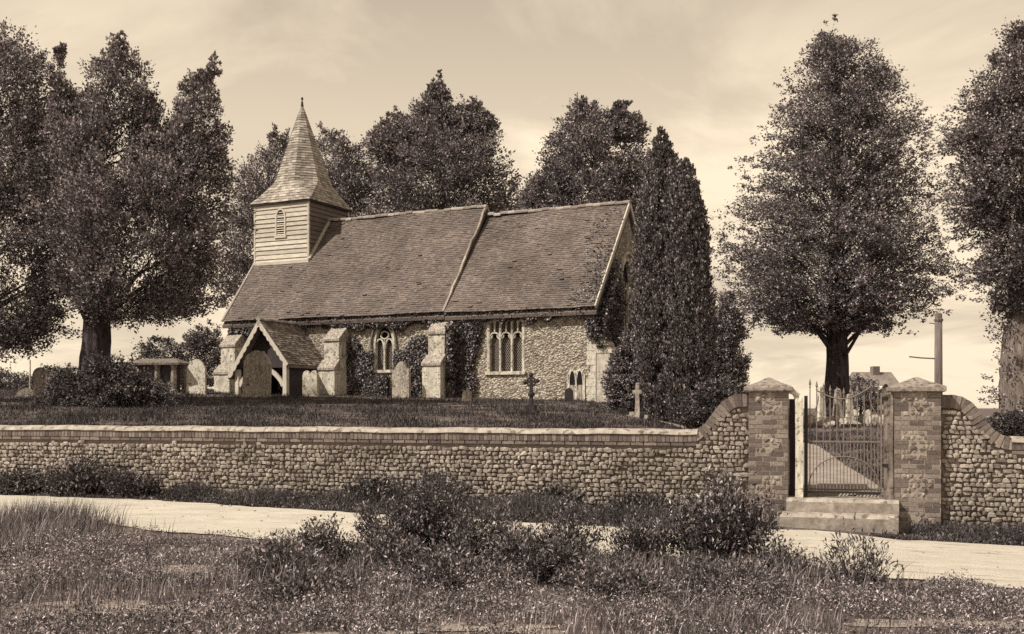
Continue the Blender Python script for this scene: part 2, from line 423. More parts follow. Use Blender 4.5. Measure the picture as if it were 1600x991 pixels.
def tree(name, label, cat_loc, m, base_px, profs, mat, bark, trunk_r, leaf=.13, nb=300, ncl=4, nl=34, spread=.5, rise=.25, depth=.9,
         group=None, trunk_top=None, limbs=24, seed=1, up=0.0, droop=.25, lean=0, trunk_pts=None, inner=.3, flat=.6, cat='tree', ragged=.13, asc=.9, carve=.38, cwl=1.25):
    """profs: silhouettes ((y, xl, xr) rows, share) of the crown lobes, pixels at m metres each; base_px = (x, y) of horizon-relative base"""
    rng = np.random.default_rng(seed)
    bx, by = base_px
    t = thing(name, label, cat, cat_loc, 0, group)
    mb = MB(); mt = MB()
    allS, allP, allW = [], [], []
    for prof, share in profs:
        n = int(nb*share)
        yy, cx, hw, a = in_prof(prof, rng, n, m, by, bx)
        bulge = 1 + min(.2, ragged*1.6)*np.sin(a*3+yy*.05+seed) * rng.uniform(.3, 1, n) + np.clip(rng.normal(-.3*ragged, ragged, n), -2.2*ragged, 1.0*ragged)
        P = np.stack([(cx-bx)*m + hw*m*np.cos(a)*bulge, hw*m*np.sin(a)*depth*bulge, (by-yy)*m], -1)
        P[:,2] += np.clip(np.abs(rng.normal(0, ragged*2.2, n)), 0, ragged*3.5)*spread*np.clip(1.2-np.abs(np.cos(a))*.5, 0, 1)*rng.choice([0,1,1.8], n)
        y0, y1 = prof[0][0], prof[-1][0]
        S = np.stack([(cx-bx)*m*.9 + .08*hw*m*np.cos(a), .08*hw*m*np.sin(a), (by-yy)*m - rise*hw*m*rng.uniform(.4, 1.3, n)], -1)
        rel = (y1-yy)/(y1-y0); S[:,2] -= asc*np.clip(rel*1.25, .12, 1)*rng.uniform(.5, 1.3, n)
        S[:,2] = np.maximum(S[:,2], (by-y1)*m - .3*spread)
        allS.append(S); allP.append(P); allW.append(hw*m)
    S = np.concatenate(allS); P = np.concatenate(allP); n = len(S)
    wsc = np.clip(np.concatenate(allW)/(2.2*spread), .2, 1)
    tt = 1-(1-inner)*rng.random((n, ncl))**.85; tt[:,0] = .99
    ln = np.linalg.norm(P-S, axis=1); out1 = unit(P-S)
    C = S[:,None,:] + (P-S)[:,None,:]*tt[...,None]
    C[...,2] += (ln[:,None]*.14*np.sin(tt*PI)) - droop*spread*tt
    rad = spread*(1.12-tt)**.7*wsc[:,None]
    C += np.clip(rng.normal(0, .62, C.shape), -1.3, 1.3)*rad[...,None]*np.array([1, 1, flat])
    cr_ = spread*(.62-.36*tt)*wsc[:,None]*rng.uniform(.6, 1.3, (n, ncl))
    off = np.clip(rng.normal(0, .5, (n, ncl, nl, 3)), -.95, .95)*np.array([1, 1, max(flat, .55)])
    Q = C[:,:,None,:] + off*cr_[:,:,None,None] + out1[:,None,None,:]*(rng.normal(0, .6, (n, ncl, nl, 1))*cr_[:,:,None,None])
    out = out1[:,None,None,:]
    D = out*.8 + off*.7 + rng.normal(0, .5, Q.shape) + np.array([0, 0, up-droop*.7])
    Nn = np.array([0, 0, .45]) + out*.55 + unit(off)*.75 + rng.normal(0, .3, Q.shape)
    dens = noise3(C*np.array([1, 1, .75/max(flat, .4)**.9]), cwl, seed+400) + .6*noise3(C, cwl*.42, seed+500)
    thr = np.quantile(dens, carve) + (.9-tt)*-1.6
    keep = dens > thr
    k = (rng.random(Q.shape[:3]) < .95) & keep[...,None]
    Q, D, Nn = Q[k], D[k], Nn[k]
    leaves(mb, Q, D, Nn, leaf*rng.uniform(.6, 1.35, len(Q)), .62)
    # trunk and limbs
    top = (by - (trunk_top if trunk_top is not None else profs[0][0][0][0]+60))*m
    if trunk_pts is None:
        zs = np.linspace(-.25, top, 12)
        trunk_pts = [(lean*z*.1 + .05*trunk_r*math.sin(z*1.7+seed), .06*math.cos(z*1.3+seed), z) for z in zs]
    tp = np.array(trunk_pts, float); f = np.linspace(0, 1, len(tp))
    rr = trunk_r*(1-.8*f**1.1)*(1+.0*f); rr[0] *= 1.4; rr[1] *= 1.06
    ns_ = 28; nz_ = 40; zz_ = np.linspace(tp[0,2], tp[-1,2], nz_); ctr = np.stack([np.interp(zz_, tp[:,2], tp[:,j]) for j in range(3)], -1); rz_ = np.interp(zz_, tp[:,2], rr)
    th = np.arange(ns_)*2*PI/ns_; ridg = 1+.06*np.sin(th*7+seed)[None]+.045*np.sin(th[None]*11+zz_[:,None]*1.3)+rng.normal(0, .018, (nz_, ns_))
    V_ = np.stack([ctr[:,None,0]+rz_[:,None]*ridg*np.cos(th), ctr[:,None,1]+rz_[:,None]*ridg*np.sin(th), ctr[:,None,2]+0*ridg], -1); I_ = np.arange(nz_*ns_).reshape(nz_, ns_); J_ = np.roll(I_, -1, 1)
    mt.add(V_, np.stack([I_[:-1], J_[:-1], J_[1:], I_[1:]], -1))
    zlo = np.quantile(P[:,2], .18); order = [i for i in rng.permutation(n) if P[i,2] > zlo][:limbs]
    for i in order:
        s = S[i]; z0 = min(max(s[2]-.35*ln[i], tp[1,2]+.3), top*.95); b0 = np.array([np.interp(z0, tp[:,2], tp[:,j]) for j in range(3)])
        e = S[i]+(P[i]-S[i])*.72; mid = (b0+e)/2 + np.array([0, 0, .12*ln[i]]) + rng.normal(0, .1, 3)*ln[i]*.3
        if math.hypot(e[0]-b0[0], e[1]-b0[1]) > 2.1 and e[2] > .55*top: continue
        u = np.linspace(0, 1, 7)[:,None]; pts = (1-u)**2*b0 + 2*u*(1-u)*mid + u*u*e
        r0 = trunk_r*rng.uniform(.08, .22); mt.tube(pts, np.linspace(r0, r0*.1, 7), 6, cap=False)
    mt.build('trunk', bark, t, smooth=True)
    mb.build('crown', mat, t)
    return t
HZ = 637
def tree_at(px, Y, profs, name, label, mat, bark, tr, **k):
    m = Y/1700; X = (px-800)*m; g = gz1(X, Y)
    by = HZ + (1.7-g)/m                       # picture row of the ground there, the profile's zero
    return tree(name, label, (X, Y, g), m, (px, by), profs, mat, bark, tr, **k)

G_BACK = 'broadleaf trees standing behind the church'
# left: big spreading tree with several spires
tree_at(150, 36, [
   ([(48,176,188),(80,150,214),(120,135,235),(180,125,255),(240,115,270)], .16),
   ([(84,330,338),(108,312,343),(125,290,346),(170,278,350),(230,262,354),(290,250,364)], .10),
   ([(70,88,100),(110,75,120),(160,65,135),(220,55,150)], .08),
   ([(210,90,280),(270,70,350),(330,60,360),(400,62,354),(440,78,342),(468,105,325),(486,135,300),(498,175,270)], .66)],
   'spreading_tree', 'tall spreading tree with several pointed tops and a thick forked trunk, left of the church', M['leaf_oak'], M['bark'], .52,
   leaf=.095, nb=2000, ncl=9, nl=15, spread=.46, asc=1.8, inner=.42, ragged=.14, flat=1.1, up=.4, carve=.42, cwl=1.9, seed=3, trunk_top=170, limbs=40, droop=.35)
tree_at(-35, 37, [
   ([(46,-40,22),(72,-80,62),(110,-110,95),(200,-130,118),(300,-130,125),(400,-130,122),(460,-120,108),(500,-110,98),(525,-90,85),(545,-60,62)], 1.)],
   'spreading_tree', 'dark tree cut off by the left edge, its lowest boughs almost touching the ground', M['leaf_oak'], M['bark'], .45,
   leaf=.095, nb=1800, ncl=8, nl=14, spread=.48, asc=1.5, inner=.4, ragged=.13, flat=1.1, up=.4, cwl=1.8, carve=.38, seed=5, limbs=24, droop=.35)
# behind the church
tree_at(420, 64, [([(193,432,445),(222,408,462),(262,378,480),(330,364,485),(400,342,475),(470,332,450)], 1.)],
   'broadleaf_tree', 'dark broadleaf tree behind the bell turret, showing on the left of it', M['leaf_back'], M['bark'], .35, leaf=.14, nb=420, ncl=8, nl=13, spread=.85, asc=1.5, inner=.35, ragged=.09, flat=.8, up=.3, cwl=2.2, carve=.2, seed=8, limbs=10, group=G_BACK)
tree_at(530, 62, [([(196,505,520),(215,485,548),(250,470,580),(300,465,600),(360,465,610),(430,480,600)], 1.)],
   'broadleaf_tree', 'rounded broadleaf tree behind the nave ridge just right of the spire', M['leaf_back'], M['bark'], .35, leaf=.14, nb=480, ncl=8, nl=13, spread=.8, asc=1.5, inner=.35, ragged=.09, flat=.8, up=.3, cwl=2.2, carve=.2, seed=9, limbs=10, group=G_BACK)
tree_at(690, 60, [
   ([(124,678,687),(150,658,710),(190,628,742),(225,598,788),(260,574,800),(300,566,808),(345,570,812),(400,580,800)], .76),
   ([(114,679,686),(140,668,700),(175,650,725),(215,640,740)], .1),
   ([(156,738,744),(178,720,762),(205,706,778)], .14), ([(170,612,625),(200,590,650),(240,570,660)], .14)],
   'broadleaf_tree', 'tallest tree behind the nave roof, with a pointed top above the ridge', M['leaf_back'], M['bark'], .5, leaf=.14, nb=1150, ncl=8, nl=14, spread=.75, asc=1.7, inner=.35, ragged=.09, flat=.8, up=.3, cwl=2.2, carve=.2, seed=12, limbs=24, group=G_BACK)
tree_at(800, 66, [([(290,790,815),(300,770,850),(330,760,870),(380,760,870)], 1.)],
   'broadleaf_tree', 'low dark tree just showing over the dip where nave and chancel ridges meet', M['leaf_back'], M['bark'], .25, leaf=.14, nb=220, ncl=8, nl=13, spread=.8, asc=1.2, seed=13, limbs=4, group=G_BACK)
tree_at(930, 56, [
   ([(152,903,917),(175,880,944),(215,858,992),(260,842,1014),(300,824,1028),(345,824,1026),(420,850,1010)], .72),
   ([(154,968,978),(178,948,998),(215,940,1012)], .15), ([(262,850,868),(285,828,890),(320,818,900)], .15)],
   'broadleaf_tree', 'paler tree with a twin top rising behind the chancel roof beside the yew', M['leaf_back'], M['bark'], .45, leaf=.13, nb=1050, ncl=8, nl=14, spread=.7, asc=1.5, inner=.35, ragged=.09, flat=.8, up=.3, cwl=2.2, carve=.2, seed=15, limbs=24, group=G_BACK)
# the two upright yews and the conifers round them
def yew(px, Y, prof, label, seed, nb, name='upright_yew', spread=.24, leaf=.075, up=1.5):
    return tree_at(px, Y, [(prof, 1.)], name, label, M['leaf_yew'], M['bark'], .22, leaf=leaf, nb=int(nb*1.9), ncl=6, nl=15, spread=spread, asc=1.4, seed=seed,
                   limbs=6, up=up, droop=0, rise=.6, inner=.55, flat=1.25, ragged=.03, carve=.06, cwl=.6, group='dark evergreens at the east end of the church')
yew(1030, 33.2, [(203,1028,1038),(225,1020,1048),(262,1010,1060),(330,998,1072),(400,991,1074),(480,987,1082),(560,992,1088),(620,1004,1088),(668,1022,1080)],
    'taller of the two dark columnar yews, with a blunt single point', 21, 680)
yew(1078, 32.6, [(248,1068,1074),(268,1052,1084),(310,1044,1094),(370,1040,1105),(440,1038,1109),(520,1036,1115),(590,1036,1110),(640,1044,1100),(668,1052,1088)],
    'shorter columnar yew joined to the right side of the tallest one', 22, 620)
tree_at(965, 35.5, [([(498,985,995),(525,974,1005),(560,958,1010),(590,943,1012),(625,938,1012),(645,942,1005)], 1.)],
   'spreading_conifer', 'low conifer with level tiers of foliage against the east corner of the chancel', M['leaf_conifer'], M['bark'], .12, leaf=.075, nb=420, ncl=7, nl=14, spread=.3, seed=25, limbs=4, ragged=.08, flat=.3, rise=.05, asc=.0, group='dark evergreens at the east end of the church')
tree_at(1142, 36, [([(455,1124,1142),(480,1110,1156),(520,1100,1163),(570,1096,1167),(620,1090,1165),(660,1096,1155)], 1.)],
   'rounded_evergreen', 'rounded dark bush-like evergreen between the shorter yew and the left gate pier', M['leaf_conifer'], M['bark'], .14, leaf=.08, nb=560, ncl=7, nl=14, spread=.34, asc=.6, ragged=.07, seed=26, limbs=4, group='dark evergreens at the east end of the church')
tree_at(1120, 30, [([(596,1110,1150),(615,1080,1180),(640,1065,1185),(668,1070,1180)], 1.)],
   'laurel_bush', 'low leafy bush at the foot of the yews, just above the curve of the wall', M['leaf_bush'], M['bark'], .06, leaf=.08, nb=300, ncl=7, nl=12, spread=.3, asc=.3, seed=27, limbs=4, trunk_top=640, cat='bush')
# right: the lime and the tree at the edge
tree_at(1308, 38, [
   ([(36,1292,1308),(56,1274,1338),(80,1260,1360),(110,1244,1394),(140,1230,1406),(180,1200,1430),(215,1200,1446),(250,1176,1440),(300,1160,1456),(350,1138,1474),(385,1118,1486),(430,1128,1476),(465,1110,1466),(490,1125,1462),(508,1165,1430),(518,1215,1400)], 1.)],
   'lime_tree', 'large cone-shaped lime tree standing alone behind the iron gate', M['leaf_lime'], M['bark'], .42,
   leaf=.09, nb=2500, ncl=8, nl=13, spread=.44, asc=.8, ragged=.14, cwl=1.5, carve=.36, seed=31, limbs=80, trunk_top=110, rise=.3, droop=.3, inner=.28, flat=.5)
tree_at(1608, 25, [
   ([(28,1585,1650),(75,1548,1670),(120,1522,1690),(175,1502,1705),(205,1474,1715),(235,1490,1715),(280,1490,1715),(330,1508,1705),(380,1520,1695),(430,1530,1680),(462,1548,1655),(482,1562,1640)], .97), ([(470,1552,1662),(540,1550,1664),(600,1550,1664),(668,1546,1668)], .025)],
   'old_tree', 'tree with a very thick pale furrowed trunk at the right edge of the picture', M['leaf_lime'], M['bark_pale'], .72,
   leaf=.066, nb=1900, ncl=8, nl=14, spread=.34, asc=.8, inner=.42, ragged=.15, cwl=1.3, carve=.36, seed=33, limbs=26, trunk_top=250, droop=.4, flat=.5)

G_S = 'wild shrubs along the near side of the track'
def shrub(name, label, X, Y, h, w, stems=40, lpstem=70, leaf=.05, mat='leaf_shrub', seed=0, upright=.4, wid=.4, cat='shrub', group=None, sparse=.12, dep=.8, rz=None):
    rng = np.random.default_rng(1000+seed); g = gz1(X, Y)
    if group == G_S: h *= 1.2; w *= 1.18; stems = int(stems*1.35)
    t = thing(name, label, cat, (X, Y, g-.01), 0, group)
    a = rng.uniform(0, 2*PI, stems); r = np.sqrt(rng.random(stems)); hh = h*(1.0-.5*r**1.6)*rng.uniform(.62, 1.08, stems)
    tip = np.stack([np.cos(a)*r*w/2, np.sin(a)*r*w/2*dep, hh], -1)
    base = np.stack([np.cos(a)*r*w*.13, np.sin(a)*r*w*.13, np.zeros(stems)-.03], -1)
    mid = (base+tip)/2; mid[:,2] += h*.12*(1-upright); mid += rng.normal(0, .05*h, mid.shape)
    st = MB()
    u = np.linspace(0, 1, 6)[:,None]
    for i in range(stems):
        pts = (1-u)**2*base[i] + 2*u*(1-u)*mid[i] + u*u*tip[i]
        st.tube(pts, np.linspace(.009, .003, 6)*max(h, .5), 4, cap=False)
    st.build('stems', M['twig'], t)
    u = rng.uniform(sparse, 1, (stems, lpstem))[...,None]
    P = (1-u)**2*base[:,None] + 2*u*(1-u)*mid[:,None] + u*u*tip[:,None] + rng.normal(0, leaf*.9, (stems, lpstem, 3))
    out = unit(tip-base)[:,None,:]
    D = out*.5 + rng.normal(0, .6, P.shape) + np.array([0, 0, .25]); Nn = np.array([0, 0, 1.]) + rng.normal(0, .6, P.shape)
    P, D, Nn = P.reshape(-1,3), D.reshape(-1,3), Nn.reshape(-1,3)
    P[:,2] = np.maximum(P[:,2], .01)
    mb = MB(); leaves(mb, P, D, Nn, leaf*rng.uniform(.6, 1.5, len(P)), wid)
    mb.build('foliage', M[mat], t)
    return t
def px_at(px, Y): return (px-800)/1700*Y
G_S = 'wild shrubs along the near side of the track'
shrub('shrub', 'largest leafy shrub in the foreground, in front of the wall left of the steps', px_at(1125,12.1), 12.1, .9, 1.2, 110, 95, .055, seed=1, group=G_S)
shrub('thistle', 'sparse spiny plant standing against the pale track below the gate steps', px_at(1340,10.8), 10.8, .72, .95, 20, 60, .06, seed=2, wid=.25, upright=.8, sparse=.25, cat='plant')
for i, (px, Y, h, w, ns, lab) in enumerate([
   (618, 11.9, .84, .9, 60, 'upright bushy shrub right of the break in the pale track'),
   (682, 11.9, .98, .75, 50, 'tallest narrow shrub in the middle, reaching up over the foot of the wall'),
   (757, 11.6, .68, 1.1, 66, 'wide low shrub between the tallest middle shrub and the small gap showing track'),
   (508, 11.2, .50, .62, 38, 'shrub whose top stands against the pale track, left of its break'),
   (893, 12.0, .72, .60, 34, 'narrow shrub in front of the track, right of the middle gap'),
   (1000, 12.2, .62, .80, 44, 'low dark shrub close to the left of the largest foreground shrub'),
   (838, 11.0, .5, 1.1, 60, 'low spreading shrub below the middle gap in the shrubs'),
   (432, 10.5, .38, .8, 40, 'low tangled shrub at the left end of the row, in tall grass'),
   (1215, 11.6, .34, .8, 30, 'small low growth at the right foot of the largest shrub'),
   (700, 10.4, .34, 1.1, 44, 'low dark scrub in front of the tallest middle shrub'),
   (950, 10.3, .3, 1.1, 40, 'low scrub in front of the bare patch left of the largest shrub'),
   (1130, 10.6, .32, 1.1, 42, 'low scrub at the near foot of the largest shrub'),
   (480, 9.5, .24, .8, 30, 'lowest scrub nearest the camera on the left of the shrub row'),
   (606, 10.9, .44, .8, 46, 'leafy growth in front of the track break, between two taller shrubs')]):
    shrub('shrub', lab, px_at(px, Y), Y, h, w, ns, 80, .042, seed=10+i, group=G_S)
G_V = 'dark bushes growing along the foot of the wall'
for i, (px, d, h, w, lab) in enumerate([
   (55, .35, .5, 1.5, 'leafy bush at the wall foot by the left edge'), (150, .4, .78, 1.7, 'tallest dark bush against the wall at the left'),
   (222, .42, .55, 1.1, 'rounded end bush of the dark clump on the left of the wall'), (610, .6, .55, 1.3, 'bush at the wall foot behind the middle shrubs'),
   (700, .7, .6, 1.2, 'bush at the wall foot just right of the middle, behind the tallest shrub'),
   (880, .7, .45, 1.3, 'low wide bush at the wall foot below the chancel'), (1010, .6, .4, 1.2, 'low bush at the wall foot left of the largest shrub')]):
    k = (px-800)/1700; Xw = 18.859*k/(1+.278*k); X = Xw - .268*d; Y = 18.859-.278*Xw - .9635*d
    shrub('bush', lab, X, Y, h, w, 70, 85, .06, mat='leaf_bush', seed=40+i, group=G_V, cat='bush', dep=.5, wid=.5)

def blades(mb, X, Y, h, w, rng, lean=.5, z=None, wind=(0, 0)):
    n = len(X); Z = gz(X, Y)-.012 if z is None else z
    a = rng.uniform(0, 2*PI, n); s = np.stack([np.cos(a), np.sin(a), np.zeros(n)], -1)
    b = rng.uniform(0, 2*PI, n); ln = np.abs(rng.normal(0, lean, n))
    d = np.stack([np.cos(b)*ln+wind[0], np.sin(b)*ln+wind[1], np.ones(n)], -1); d = unit(d)
    B = np.stack([X, Y, Z], -1); h = np.asarray(h)[:,None]; w = np.asarray(w)[:,None] if not np.isscalar(w) else w
    mid = B + d*h*.55; tip = B + d*h*.95; tip[:,:2] += d[:,:2]*h*.35; 
    v = np.stack([B-s*w/2, B+s*w/2, mid+s*w*.4, mid-s*w*.4, tip], 1).reshape(-1,3)
    o = np.arange(n)*5
    mb.add(v, np.stack([o, o+1, o+2, o+3], -1), np.stack([o+3, o+2, o+4], -1))
def tuft_h(x, y, lo, hi, seed):
    return lo + (hi-lo)*np.clip(.5+.6*vnoise(x, y, 1.7, seed)+.35*vnoise(x, y, 4.3, seed+1), 0, 1.2)
rng = np.random.default_rng(5)
BARE = [(px_at(335,11.0),11.05,1.0,.42),(px_at(955,11.9),11.75,.75,.3),(px_at(180,9.0),9.0,.9,.35),(px_at(1480,9.4),9.4,.9,.3),(px_at(790,8.3),8.3,.55,.22),(px_at(560,8.0),8.0,.5,.2)]
def bare(x, y):
    o = np.zeros_like(x)
    for cx, cy, a, b in BARE: o = np.maximum(o, 1-np.sqrt(((x-cx)/a)**2+((y-cy)/b)**2) + .45*vnoise(x, y, 3.1, 41))
    return o
for i, (cx, cy, a, b) in enumerate(BARE):
    mb = MB(); V = [(cx, cy, gz1(cx, cy)+.012)]
    for j in range(36):
        t_ = 2*PI*j/36; r_ = .9+.3*math.sin(t_*3+i)+.16*math.sin(t_*7+2*i); x, y = cx+a*r_*math.cos(t_), cy+b*r_*math.sin(t_); V.append((x, y, gz1(x, y)+.008))
    mb.add(V, None, [(0, j+1, (j+1) % 36+1) for j in range(36)]); setting(mb.build('bare_earth', M['path'], smooth=True))
# foreground rough grass
N_ = 330000
Yf = 6.6 + (15.5-6.6)*rng.random(N_)**1.25; Xf = rng.uniform(-.56, .56, N_)*Yf
nE, fE = track_edges(Xf)
k = (Yf < nE + rng.normal(0, .08, N_) + .35*(rng.random(N_) < .06)*rng.random(N_)*(vnoise(Xf, Yf, 2.5, 36) > 0)) & (rng.random(N_) < np.clip(.55+.7*vnoise(Xf, Yf, 1.5, 31)+.45*vnoise(Xf, Yf, 4.5, 33), .04, 1)*np.clip(1.15-2.2*bare(Xf, Yf), .1, 1))
Xf, Yf = Xf[k], Yf[k]; n = len(Xf)
edge = np.clip((track_edges(Xf)[0]-Yf)/.8, .25, 1)
h = tuft_h(Xf, Yf, .015, .06, 35)*edge*rng.choice([.5,.7,.9,1.2,1.9], n)
mb = MB(); blades(mb, Xf, Yf, h, .004+.004*rng.random(n), rng, 1.3)
setting(tag(mb.build('meadow_grass', M['grass']), 'rough grass filling the foreground', 'grass'), 'stuff')
# taller seeding grass in clumps
mb = MB()
for cx, cy, sx, sy, n, hh in ((px_at(30,13.5),13.7,.6,.9,3200,.26),(px_at(470,10.3),10.3,.45,.3,1300,.3),(px_at(610,9.6),9.6,.5,.4,500,.2),(px_at(950,8.5),8.5,.6,.4,700,.17),(px_at(1200,9.2),9.2,.6,.4,600,.18),
                           (px_at(1130,11.3),11.3,.8,.5,3500,.3),(px_at(60,15.2),15.3,.5,.5,3000,.4),(px_at(200,9.5),9.6,.6,.5,1000,.2)):
    x = cx + rng.normal(0, sx, n); y = cy + rng.normal(0, sy, n)
    kk = (y < track_edges(x)[0]+.02) & (y > 5.5); x, y = x[kk], y[kk]
    blades(mb, x, y, hh*rng.uniform(.35, 1.25, len(x)), .005+.004*rng.random(len(x)), rng, .32, wind=(.12, 0))
setting(tag(mb.build('tall_grass', M['grass']), 'taller seeding grass standing in clumps in the foreground', 'grass'), 'stuff')
# broad-leaved weeds between the grass
n = 420000
Yw = 7.0 + 6.6*rng.random(n)**1.1; Xw = rng.uniform(-.53, .53, n)*Yw
dens = np.clip(.4*vnoise(Xw, Yw, 1.3, 51)+.42*vnoise(Xw, Yw, 3.7, 52)+.3*vnoise(Xw, Yw, 8, 53)+.2*sstep(Yw, 8, 10.5)+.28, .03, 1)
k = (rng.random(n) < dens*1.1*np.clip(1-2.4*bare(Xw, Yw), .04, 1)) & (Yw < track_edges(Xw)[0]-.05-.1*rng.random(n)); Xw, Yw, dn = Xw[k], Yw[k], dens[k]; n = len(Xw)
P = np.stack([Xw, Yw, gz(Xw, Yw)+rng.uniform(0, 1, n)**1.3*(.03+.2*dn)*np.clip((track_edges(Xw)[0]-Yw)/.7, .3, 1)], -1)
mb = MB(); leaves(mb, P, rng.normal(0, 1, (n,3))+np.array([0,0,.4]), rng.normal(0,.6,(n,3))+np.array([0,0,1]), rng.uniform(.014, .042, n), .4)
setting(tag(mb.build('weeds', M['weed']), 'low broad leaved weeds among the foreground grass', 'weeds'), 'stuff')
# loose stones on the track
n = 170; xs_ = rng.uniform(-9.5, 7, n); e0, e1 = track_edges(xs_); u_ = rng.beta(.7, .9, n); ys_ = e0+(e1-e0)*u_
sz = rng.uniform(.005, .014, n)*rng.choice([1,1,1,1.8], n); C = np.stack([xs_, ys_, gz(xs_, ys_)+.016+sz*.3], -1)
V = C[:,None,:] + IVp[None]*sz[:,None,None]*np.array([1.3,1,.7])*(1+rng.normal(0,.18,(n,len(IVp),1))); mb = MB()
mb.add(V.reshape(-1,3), None, (IFp[None]+(np.arange(n)*len(IVp))[:,None,None]).reshape(-1,3))
setting(tag(mb.build('loose_stones', M['stone_mid']), 'small loose stones scattered on the pale track', 'stones'), 'stuff')
# verge between track and wall
n = 120000
xw = rng.uniform(-12.5, 9.5, n); tv = rng.random(n)
nE, fE = track_edges(xw); wl = 18.859-.278*xw
y = fE + (wl-.05-fE)*tv
k = (y > fE+rng.normal(0, .05, n)) & ~((xw > 4.15) & (xw < 6.2) & (y > 16.0))
xw, y, fE, wl = xw[k], y[k], fE[k], wl[k]; n = len(xw); u = np.clip((y-fE)/.8, .15, 1)
h = (.08+.2*u)*np.clip(.8+.5*vnoise(xw, y, 1.9, 61), .25, 1.4)*rng.uniform(.4, 1.2, n)
mb = MB(); blades(mb, xw, y, h, .007+.007*rng.random(n), rng, .5)
kk = rng.random(n) < .28; q = kk.sum()
P = np.stack([xw[kk], y[kk], gz(xw[kk], y[kk])+h[kk]*rng.random(q)], -1)
leaves(mb, P, rng.normal(0,1,(q,3))+np.array([0,0,.4]), rng.normal(0,.6,(q,3))+np.array([0,0,1]), rng.uniform(.03,.07,q), .5)
setting(tag(mb.build('verge_grass', M['grass_dark']), 'dark grass and weeds on the verge along the foot of the wall', 'grass'), 'stuff')
# churchyard turf
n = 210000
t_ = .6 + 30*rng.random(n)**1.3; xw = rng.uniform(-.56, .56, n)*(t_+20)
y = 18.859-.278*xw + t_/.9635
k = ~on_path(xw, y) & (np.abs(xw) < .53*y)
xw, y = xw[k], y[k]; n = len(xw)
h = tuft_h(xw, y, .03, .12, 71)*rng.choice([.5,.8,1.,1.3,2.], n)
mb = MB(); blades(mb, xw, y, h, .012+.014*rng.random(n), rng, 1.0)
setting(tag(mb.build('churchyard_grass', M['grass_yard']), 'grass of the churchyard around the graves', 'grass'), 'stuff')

# ------------------------------------------------------------------ boundary wall, piers, gate
WRZ = math.atan2(-.2679, .9635); WO = np.array([3.87, 17.783])
def W(s, y=0, z=0): return (WO[0] + s*.9635 + y*.2679, WO[1] - s*.2679 + y*.9635, z)
def ico():
    import bmesh
    b = bmesh.new(); bmesh.ops.create_icosphere(b, subdivisions=1, radius=1)
    v = np.array([p.co[:] for p in b.verts]); f = np.array([[q.index for q in p.verts] for p in b.faces]); b.free()
    return v, f
IV, IF = ico()
def flints(mb, s0, s1, z0, ztop, dy=0.0, size=.1, course=.088, rng=rng, m=0):
    """coursed flint nodules standing out of the mortar face; ztop(s) limits the height"""
    C, Sz = [], []
    z = z0
    while z < 2.1:
        s = s0 + rng.uniform(0, size)
        while s < s1:
            wd = size*rng.choice([.6,.8,.95,1.1,1.3,1.6])*rng.uniform(.9,1.1)
            if s+wd > s1+.02: break
            zz = z + rng.normal(0, .009)
            if zz + course*.45 < ztop(s+wd/2): C.append((s+wd/2, dy+rng.normal(.0,.012), zz)); Sz.append((wd*.5, .032*rng.uniform(.7,1.2), course*.5*rng.uniform(.84,1.12)))
            s += wd + rng.uniform(-.004, .007)
        z += course
    C, Sz = np.array(C), np.array(Sz); n = len(C)
    sh = 1 + rng.normal(0, .15, (n, len(IV), 1)); BV = np.sign(IV)*np.abs(IV)**.55
    V = C[:,None,:] + BV[None]*Sz[:,None,:]*sh
    F = IF[None] + (np.arange(n)*len(IV))[:,None,None]
    mb.add(V.reshape(-1,3), None, F.reshape(-1,3), m=m)
def brick_box(mb, x0, x1, y0, y1, z0, z1, rng=rng, Mx=None, m=0):
    j = rng.normal(0, .002, 4)
    mb.box(x0+abs(j[0])+.007, x1-abs(j[1])-.007, y0+j[2], y1, z0+.007, z1-.007+j[3]*.5, m=m, M=Mx)
LW = np.array([(-19.5,1.35),(-1.0,1.335),(-.83,1.345),(-.72,1.43),(-.62,1.56),(-.51,1.71),(-.41,1.82),(-.3,1.885),(-.2,1.915),(0,1.925)])
RW = np.array([(2.93,1.9),(3.12,1.9),(3.25,1.87),(3.38,1.79),(3.5,1.65),(3.6,1.5),(3.7,1.36),(3.82,1.275),(3.95,1.25),(7.5,1.25)])
def coping_on_edge(mb, prof, off, hgt, y0, y1, rng, w=.078, m=0):
    """bricks on edge laid square to a curved top line"""
    p = np.array(prof, float); d = np.r_[0, np.cumsum(np.linalg.norm(np.diff(p, axis=0), axis=1))]
    for a in np.arange(0, d[-1]-w*.6, w):
        c = a+w/2; q0 = np.array([np.interp(c-.02, d, p[:,k]) for k in (0,1)]); q1 = np.array([np.interp(c+.02, d, p[:,k]) for k in (0,1)])
        tg = (q1-q0)/np.linalg.norm(q1-q0); ang = math.atan2(tg[1], tg[0]); q = (q0+q1)/2
        Mx = Matrix.Translation((q[0], 0, q[1])) @ Matrix.Rotation(-ang, 4, 'Y')
        mb.box(-w/2+.006, w/2-.006, y0+rng.normal(0,.003), y1, -off-hgt, -off+rng.normal(0,.002), m=m, M=Mx)
